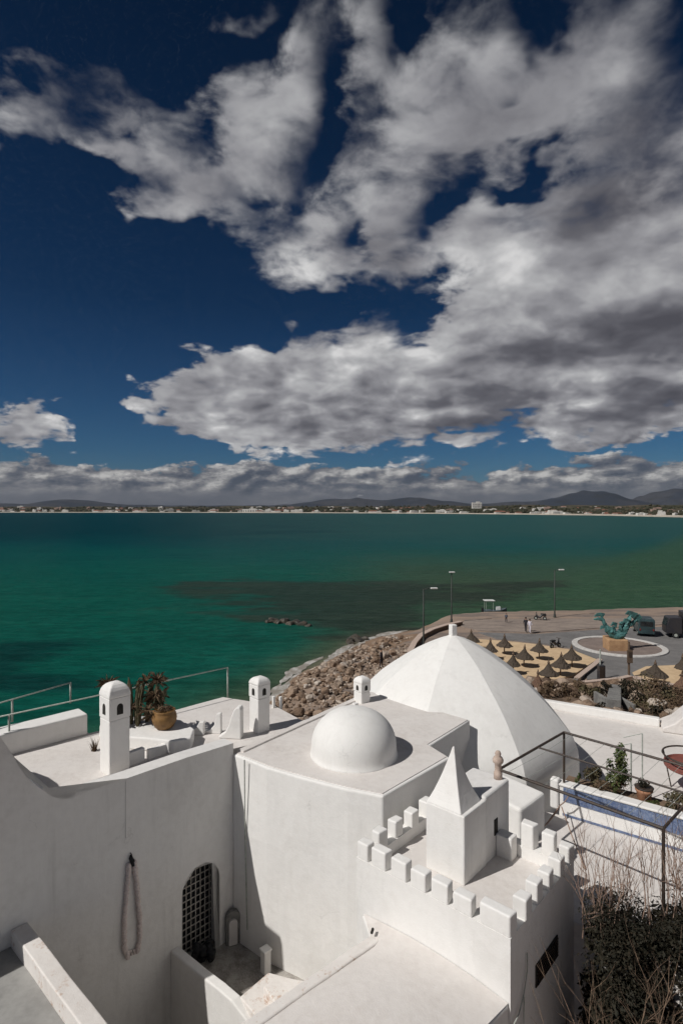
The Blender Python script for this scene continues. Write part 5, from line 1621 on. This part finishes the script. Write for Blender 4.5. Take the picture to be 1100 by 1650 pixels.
# ---- people
def person(label, px, py, zg, h, top, bottom, skin, hair, pose='stand', face=pi):
    p = at(px, py, zg)
    me = bpy.data.meshes.new('sk')
    s = h / 1.75
    st = .13 if pose == 'walk' else .06
    V = [(0, 0, .95), (0, 0, 1.15), (0, 0, 1.38), (0, 0, 1.50), (0, .02, 1.60), (0, .02, 1.70),
         (.17, 0, 1.40), (.24, .04, 1.14), (.25, -.06, .88), (-.17, 0, 1.40), (-.24, -.04, 1.14), (-.25, .06, .88),
         (.09, 0, .90), (.10, -st, .50), (.10, -st * 1.4, .07), (.10, -st * 1.4 - .16, .04), (-.09, 0, .90), (-.10, st, .50), (-.10, st * 1.6, .07), (-.10, st * 1.6 - .16, .04)]
    E = [(0, 1), (1, 2), (2, 3), (3, 4), (4, 5), (2, 6), (6, 7), (7, 8), (2, 9), (9, 10), (10, 11), (0, 12), (12, 13), (13, 14), (14, 15), (0, 16), (16, 17), (17, 18), (18, 19)]
    R = [.15, .14, .16, .065, .10, .085, .07, .05, .038, .07, .05, .038, .10, .07, .05, .04, .10, .07, .05, .04]
    me.from_pydata(V, E, [])
    o = bpy.data.objects.new('sk', me); C.objects.link(o)
    md = o.modifiers.new('s', 'SKIN')
    for i, sv_ in enumerate(me.skin_vertices[0].data):
        sv_.radius = (R[i], R[i]); sv_.use_root = (i == 0)
    md2 = o.modifiers.new('u', 'SUBSURF'); md2.levels = 1; md2.render_levels = 1
    dg = bpy.context.evaluated_depsgraph_get()
    m2 = bpy.data.meshes.new_from_object(o.evaluated_get(dg))
    bpy.data.objects.remove(o)
    for m_ in (skin, top, bottom, M['rubber']):
        m2.materials.append(m_)
    for f in m2.polygons:
        f.use_smooth = True
        z = f.center.z
        f.material_index = 3 if z < .09 else (2 if z < .98 and abs(f.center.x) < .2 else (0 if z > 1.47 or z < .98 else 1))
    root = thing('person', label, 'person', (p.x, p.y, zg))
    m2.name = 'body'
    b_ = bpy.data.objects.new('body', m2); C.objects.link(b_); b_.parent = root
    b_.scale = (s, s, s); b_.rotation_euler = (0, 0, face)
    bm = B(); r_ = bmesh.ops.create_icosphere(bm, subdivisions=2, radius=.112)
    bmesh.ops.transform(bm, matrix=Matrix.Translation((0, .035, 1.685)) @ Matrix.Diagonal((.95, 1.0, .95, 1)), verts=r_['verts'])
    bmesh.ops.delete(bm, geom=[v for v in bm.verts if v.co.z < 1.64 and v.co.y < .03], context='VERTS')
    hm_ = bpy.data.meshes.new('hair'); bm.to_mesh(hm_); bm.free(); hm_.materials.append(hair)
    h_ = bpy.data.objects.new('hair', hm_); C.objects.link(h_); h_.parent = root; h_.scale = (s, s, s); h_.rotation_euler = (0, 0, face)
    return root
skin = simple('skin', (.36, .21, .14), (.31, .18, .12), 5, .6, 0)
dkc = simple('dark clothes', (.022, .02, .025), (.035, .032, .038), 6, .9, 0)
whc = simple('white clothes', (.66, .62, .66), (.54, .50, .54), 6, .9, 0)
blc = simple('blue grey clothes', (.12, .14, .18), (.09, .10, .13), 6, .9, 0)
hr = simple('black hair', (.015, .012, .010), (.025, .02, .018), 9, .7, 0)
person('person in dark clothes walking beside one in white on the promenade', 846.5, 1018, 1.09, 1.78, dkc, dkc, skin, hr, 'walk', 2.6)
person('person in white clothes walking beside one in dark on the promenade', 853, 1020, 1.09, 1.72, whc, whc, skin, hr, 'walk', 2.6)
person('small figure in blue grey clothes standing at the sea edge', 815, 1003, 1.09, 1.25, blc, dkc, skin, hr, 'stand', 0)
person('person in dark clothes standing on the boulders beside the dome', 614, 1076, 1.3, 1.8, dkc, dkc, skin, hr, 'stand', 1.2)

# ---- vehicles
def wheel(parent, c, r, w, ang):
    bm = B(); d = Vector((-sin(ang), cos(ang), 0)) * w / 2
    tube(bm, [Vector(c) - d, Vector(c) + d], r, 18); o = fin('wheel', bm, M['rubber'], parent)
    bm = B(); tube(bm, [Vector(c) - d * 1.06, Vector(c) + d * 1.06], r * .5, 12); fin('rim', bm, M['rail'], o)
def vehicle(name, label, cat, px, py, ang, L, W, H, mt, cab=.32, hood=.25, lab_kind='van'):
    p = at(px, py, 1.09); base = (p.x, p.y, 1.09)
    th = thing(name, label, cat, base)
    f = Vector((cos(ang), sin(ang), 0)); s = Vector((-sin(ang), cos(ang), 0))
    def loft(name, pr, w0, m, par, bv=.08):
        bm = B()
        a = [bm.verts.new(p + f * u + s * w0 / 2 + Vector((0, 0, z))) for u, z in pr]
        b = [bm.verts.new(p + f * u - s * w0 / 2 + Vector((0, 0, z))) for u, z in pr]
        bm.faces.new(a); bm.faces.new(b[::-1])
        for i in range(len(pr)):
            j = (i + 1) % len(pr); bm.faces.new((a[j], a[i], b[i], b[j]))
        return fin(name, bm, m, par, bevel=bv)
    g = .32
    if lab_kind == 'van':
        body = loft('body', [(-L / 2, g), (L / 2, g), (L / 2, g + H * .34), (L / 2 - L * hood * .75, g + H * .46), (L / 2 - L * hood * 1.4, H), (-L / 2 + .1, H), (-L / 2, H - .2)], W, mt, th)
        loft('side_window', [(-L * .38, H * .62), (L * .16, H * .62), (L * .11, H * .90), (-L * .38, H * .90)], W + .02, M['glass'], body, .01)
        loft('windscreen', [(L / 2 - L * hood * .80, g + H * .46), (L / 2 - L * hood * .76, g + H * .46), (L / 2 - L * hood * 1.30, H * .95), (L / 2 - L * hood * 1.34, H * .95)], W * .86, M['glass'], body, 0)
        bm = B(); q = p - f * (L / 2 + .012); box(bm, (q.x, q.y, p.z + H * .74), (.03, W * .76, H * .26), ang); fin('rear_window', bm, M['glass'], body)
    else:
        body = loft('cargo_box', [(-L / 2, .75), (L * .18, .75), (L * .18, H), (-L / 2, H)], W, mt, th, .04)
        cb_ = loft('cab', [(L * .2, .5), (L / 2, .5), (L / 2, H * .45), (L / 2 - .25, H * .78), (L * .2, H * .80)], W * .94, mt, th)
        loft('windscreen', [(L / 2 + .01, H * .46), (L / 2 + .03, H * .46), (L / 2 - .22, H * .74), (L / 2 - .24, H * .74)], W * .8, M['glass'], cb_, 0)
        loft('chassis', [(-L / 2, .5), (L / 2 - .2, .5), (L / 2 - .2, .72), (-L / 2, .72)], W * .6, M['rubber'], th, 0)
    for u in (-L * .32, L * .33):
        for v in (-1, 1):
            c_ = p + f * u + s * v * (W / 2 - .08); wheel(th, (c_.x, c_.y, p.z + .36), .36, .22, ang)
    for v in (-1, 1):
        q = p - f * (L / 2 + .02) + s * v * W * .4
        bm = B(); box(bm, (q.x, q.y, p.z + .85), (.04, .14, .22), ang); fin('tail_light', bm, simple('red lens', (.25, .02, .015), (.18, .015, .01), 4, .3, 0), th)
vehicle('parked_van', 'dark teal van parked on the promenade behind the bronze sculpture', 'van', 1036, 1021, radians(72), 3.9, 1.75, 2.05, M['van'])
vehicle('box_truck', 'dark box truck at the right edge of the promenade', 'truck', 1112, 1027, radians(165), 5.6, 2.1, 3.0, M['truck'], lab_kind='truck')
def scooter(label, px, py, ang, zg=1.09):
    p = at(px, py, zg); th = thing('scooter', label, 'scooter', (p.x, p.y, zg))
    f = Vector((cos(ang), sin(ang), 0))
    for u in (-.55, .6):
        c_ = p + f * u; wheel(th, (c_.x, c_.y, zg + .25), .25, .12, ang)
    bm = B(); tube(bm, [p - f * .75 + Vector((0, 0, .62)), p - f * .25 + Vector((0, 0, .72)), p + f * .05 + Vector((0, 0, .40)), p + f * .35 + Vector((0, 0, .38)), p + f * .55 + Vector((0, 0, .85))], [.12, .18, .14, .12, .08], 8); fin('body', bm, M['truck'], th, smooth=True)
    bm = B(); box(bm, p - f * .38 + Vector((0, 0, .84)), (.7, .28, .12), ang); fin('seat', bm, M['rubber'], th, bevel=.04)
    bm = B(); sd = Vector((-f.y, f.x, 0)); tube(bm, [p + f * .48 + sd * .32 + Vector((0, 0, 1.05)), p + f * .56 + Vector((0, 0, 1.0)), p + f * .48 - sd * .32 + Vector((0, 0, 1.05))], .025, 6); fin('handlebar', bm, M['dark_iron'], th)
    bm = B(); tube(bm, [p + f * .6 + Vector((0, 0, .25)), p + f * .54 + Vector((0, 0, 1.02))], .05, 6); fin('fork', bm, M['dark_iron'], th)
scooter('dark scooter parked at the sea edge left of the right hand lamp', 870, 999, radians(165))
scooter('dark scooter parked by the road behind the parasols', 894, 1044, radians(30))

# ---- small canopied boat moored off the promenade
bq = at(796, 989, 0.0)
bt = thing('moored_boat', 'small dark boat with a white canopy moored at the promenade', 'boat', (bq.x, bq.y, 0.0))
bm = B(); rings = []
for u, w, zt in ((-1.7, .55, .62), (-1.2, .72, .58), (-.2, .80, .56), (.8, .70, .64), (1.5, .38, .80), (1.9, .04, .95)):
    rings.append([bm.verts.new((bq.x + u, bq.y + v, z)) for v, z in ((-w, zt), (-w * .8, .05), (-w * .25, -.25), (w * .25, -.25), (w * .8, .05), (w, zt))])
for a, b in zip(rings[:-1], rings[1:]):
    for k in range(5):
        bm.faces.new((a[k], a[k + 1], b[k + 1], b[k]))
    bm.faces.new((a[5], a[0], b[0], b[5]))
bm.faces.new(rings[0]); bm.faces.new(rings[-1][::-1])
fin('hull', bm, simple('boat paint', (.05, .07, .08), (.10, .13, .14), 2, .5, 0), bt)
for u, v in ((-1.4, -.5), (-1.4, .5), (-.3, -.5), (-.3, .5)):
    bm = B(); tube(bm, [(bq.x + u, bq.y + v, .5), (bq.x + u, bq.y + v, 2.02)], .03, 6); fin('canopy_pole', bm, M['rail'], bt)
bm = B(); box(bm, (bq.x - .85, bq.y, 2.08), (1.6, 1.3, .10)); fin('canopy', bm, M['white_paint'], bt, bevel=.04)
bm = B(); box(bm, (bq.x + .55, bq.y, .86), (.7, .7, .55)); fin('console', bm, M['white_paint'], bt, bevel=.06)
bm = B(); box(bm, (bq.x - 1.85, bq.y, .55), (.3, .3, .8)); fin('outboard_motor', bm, M['rubber'], bt, bevel=.05)

# ---- posts by the sand
p = at(1012.5, 1090, 1.2)
ps = thing('notice_post', 'tall dark wooden post with a board standing in front of the roundabout', 'post', (p.x, p.y, 1.1))
bm = B(); tube(bm, [(p.x, p.y, 1.0), (p.x, p.y, 4.3)], [.11, .09], 8); fin('post', bm, M['wood'], ps)
bm = B(); box(bm, (p.x + .02, p.y - .12, 3.0), (.50, .06, 1.15)); fin('board', bm, M['wood'], ps, bevel=.01)
bm = B(); box(bm, (p.x + .08, p.y - .16, 3.18), (.30, .03, .45)); fin('notice', bm, M['dark_iron'], ps)
p = at(967, 1093, 1.2)
ps = thing('sign_post', 'grey post rising from a dark box at the corner of the sand', 'post', (p.x, p.y, 1.1))
bm = B(); tube(bm, [(p.x, p.y + .1, 1.0), (p.x, p.y + .1, 3.7)], .07, 8); fin('post', bm, M['rail'], ps)
bm = B(); box(bm, (p.x, p.y - .1, 1.72), (.55, .45, 1.35), .1); bx_ = fin('cabinet', bm, M['truck'], ps, bevel=.04)
bm = B(); box(bm, (p.x - .02, p.y - .335, 1.75), (.44, .02, 1.1), .1); fin('cabinet_door', bm, M['dark_iron'], bx_, bevel=.01)

# ---- the town across the bay
random.seed(101)
def tower_mesh(kind, m, mr):
    bm = B()
    if kind == 0:
        box(bm, (0, 0, .5), (1, 1, 1)); box(bm, (.15, 0, 1.08), (.4, .6, .16))
        for k in range(6):
            box(bm, (-.4 + k * .16, -.502, .62), (.07, .01, .16)); box(bm, (-.4 + k * .16, -.502, .28), (.07, .01, .16))
    elif kind == 1:
        prism(bm, [(-.5, -.5), (.5, -.5), (.5, .5), (-.5, .5)], 0, .62)
        a = [bm.verts.new(v) for v in ((-.54, -.54, .621), (.54, -.54, .621), (.54, .54, .621), (-.54, .54, .621), (-.4, 0, 1.0), (.4, 0, 1.0))]
        for f in ((0, 1, 5, 4), (1, 2, 5), (2, 3, 4, 5), (3, 0, 4), (3, 2, 1, 0)):
            bm.faces.new([a[i] for i in f])
    else:
        box(bm, (0, 0, .35), (1, 1, .7)); box(bm, (-.2, 0, .85), (.5, .9, .3)); box(bm, (.3, 0, .76), (.3, .8, .12))
    bmesh.ops.recalc_face_normals(bm, faces=bm.faces[:])
    me = bpy.data.meshes.new('building'); bm.to_mesh(me); bm.free()
    me.materials.append(m); me.materials.append(mr); me.materials.append(M['glass'])
    for f in me.polygons:
        if kind == 1 and f.center.z > .63: f.material_index = 1
        if kind == 0 and f.center.y < -.5015: f.material_index = 2
    return me
fw = simple('far white walls', (.66, .64, .60), (.50, .47, .44), .05, .9, 0)
fp_ = simple('far pink walls', (.40, .29, .24), (.30, .21, .18), .05, .9, 0)
fr2 = simple('far red roof', (.24, .11, .075), (.18, .08, .06), .05, .9, 0)
FM = {('w', 0): tower_mesh(0, fw, fr2), ('w', 1): tower_mesh(1, fw, fr2), ('w', 2): tower_mesh(2, fw, fr2), ('p', 0): tower_mesh(0, fp_, fr2), ('p', 1): tower_mesh(1, fp_, fr2), ('p', 2): tower_mesh(2, fp_, fr2)}
def far_house(px, inl, w, d, h, col, kind):
    D0 = shoreD(px) + 40 * mnoise.noise(Vector((px * 0.013, 2.0, 0)))
    D = D0 + inl
    X = (px - 550) / FPX * D0 + (px - 550) / FPX * inl * .8
    z = 1.5 if inl < 50 else far_z(px, D, inl) - 2.0
    o = bpy.data.objects.new('far_house', FM[col, kind]); C.objects.link(o)
    o.location = (X, D, z); o.scale = (w, d, h); o.rotation_euler = (0, 0, random.uniform(-.3, .3))
    if col == 'w': tag(o, 'tiny white house in the town across the bay', 'house', 'white houses across the bay')
    else: tag(o, 'tiny pinkish house with a red tint in the town across the bay', 'house', 'pinkish houses across the bay')
    return o
for k in range(200):
    px = random.uniform(-60, 1160)
    dens = .35 + .65 * (mnoise.noise(Vector((px * .012, 9.1, 0))) * .5 + .5)
    if random.random() > dens + .25: continue
    near = random.random()
    inl = 45 + 30 * random.random() if near < .45 else random.uniform(90, 900)
    sc_ = .55 if px > 900 else 1.0
    col = 'w' if (near < .45 or random.random() < .45) else 'p'
    far_house(px, inl, random.uniform(14, 48) * sc_, random.uniform(12, 22) * sc_, random.uniform(7, 15) * sc_ * (1.3 if px < 500 else 1.0), col, random.choice((0, 0, 1, 2)))
hb = far_house(777, 600, 46, 20, 30, 'w', 0); hb.location.z = 24; tag(hb, 'tall white block standing above the trees across the bay', 'building'); del hb['group']
hb = far_house(403, 60, 95, 24, 20, 'w', 0); tag(hb, 'long white hotel on the far shore left of centre', 'building'); del hb['group']
hb = far_house(1068, 40, 15, 12, 14, 'w', 2); tag(hb, 'small white house with a turret on the point at far right', 'house'); del hb['group']
# wooded belt behind the far beach
lv, lf = [], []
for k in range(2600):
    px = random.uniform(-120, 1220)
    D0 = shoreD(px) + 40 * mnoise.noise(Vector((px * 0.013, 2.0, 0)))
    if mnoise.noise(Vector((px * .02, 4.0, 0))) < -.25 and random.random() < .7: continue
    inl = 60 + random.random() ** 1.5 * 1100
    D = D0 + inl; X = (px - 550) / FPX * D0 + (px - 550) / FPX * inl * .8
    z = far_z(px, D, inl) - 1.5
    R_ = random.uniform(5, 13) * (.6 if px > 900 else 1); Hh = random.uniform(6, 14) * (.6 if px > 900 else 1)
    i0 = len(lv)
    n = 6
    for (rr, zz) in ((.7, 0), (1.0, .45), (.6, .85)):
        for q in range(n):
            a_ = q * 2 * pi / n + random.uniform(-.2, .2); j = random.uniform(.75, 1.2)
            lv.append((X + R_ * rr * j * cos(a_), D + R_ * rr * j * sin(a_), z + Hh * zz * random.uniform(.85, 1.15)))
    lv.append((X, D, z + Hh))
    for r in range(2):
        for q in range(n):
            a = i0 + r * n + q; b = i0 + r * n + (q + 1) % n
            lf.append((a, b, b + n, a + n))
    for q in range(n):
        lf.append((i0 + 2 * n + q, i0 + 2 * n + (q + 1) % n, i0 + 3 * n))
fwd = rawmesh('far_woodland', lv, lf, leafmat('far woodland', (.020, .026, .014), (.045, .045, .026), (.08, .055, .038)), None, False, 'stuff')
tag(fwd, 'dark belt of trees along the shore across the bay', 'woodland')

# ---- haze over the bay
bm = B(); prism(bm, [(-14600, -420), (14600, -420), (14600, 14600), (-14600, 14600)], -7.0, 460.0)
me = bpy.data.materials.new('bay haze'); me.use_nodes = True
nt = me.node_tree; nt.nodes.clear()
o_ = nt.nodes.new('ShaderNodeOutputMaterial'); v_ = nt.nodes.new('ShaderNodeVolumePrincipled')
v_.inputs['Color'].default_value = (.62, .70, .84, 1); v_.inputs['Density'].default_value = 8e-6; v_.inputs['Anisotropy'].default_value = .2
nt.links.new(v_.outputs[0], o_.inputs['Volume'])
hz_o = fin('haze', bm, me, kind='stuff')
tag(hz_o, 'thin pale haze lying over the bay', 'haze')
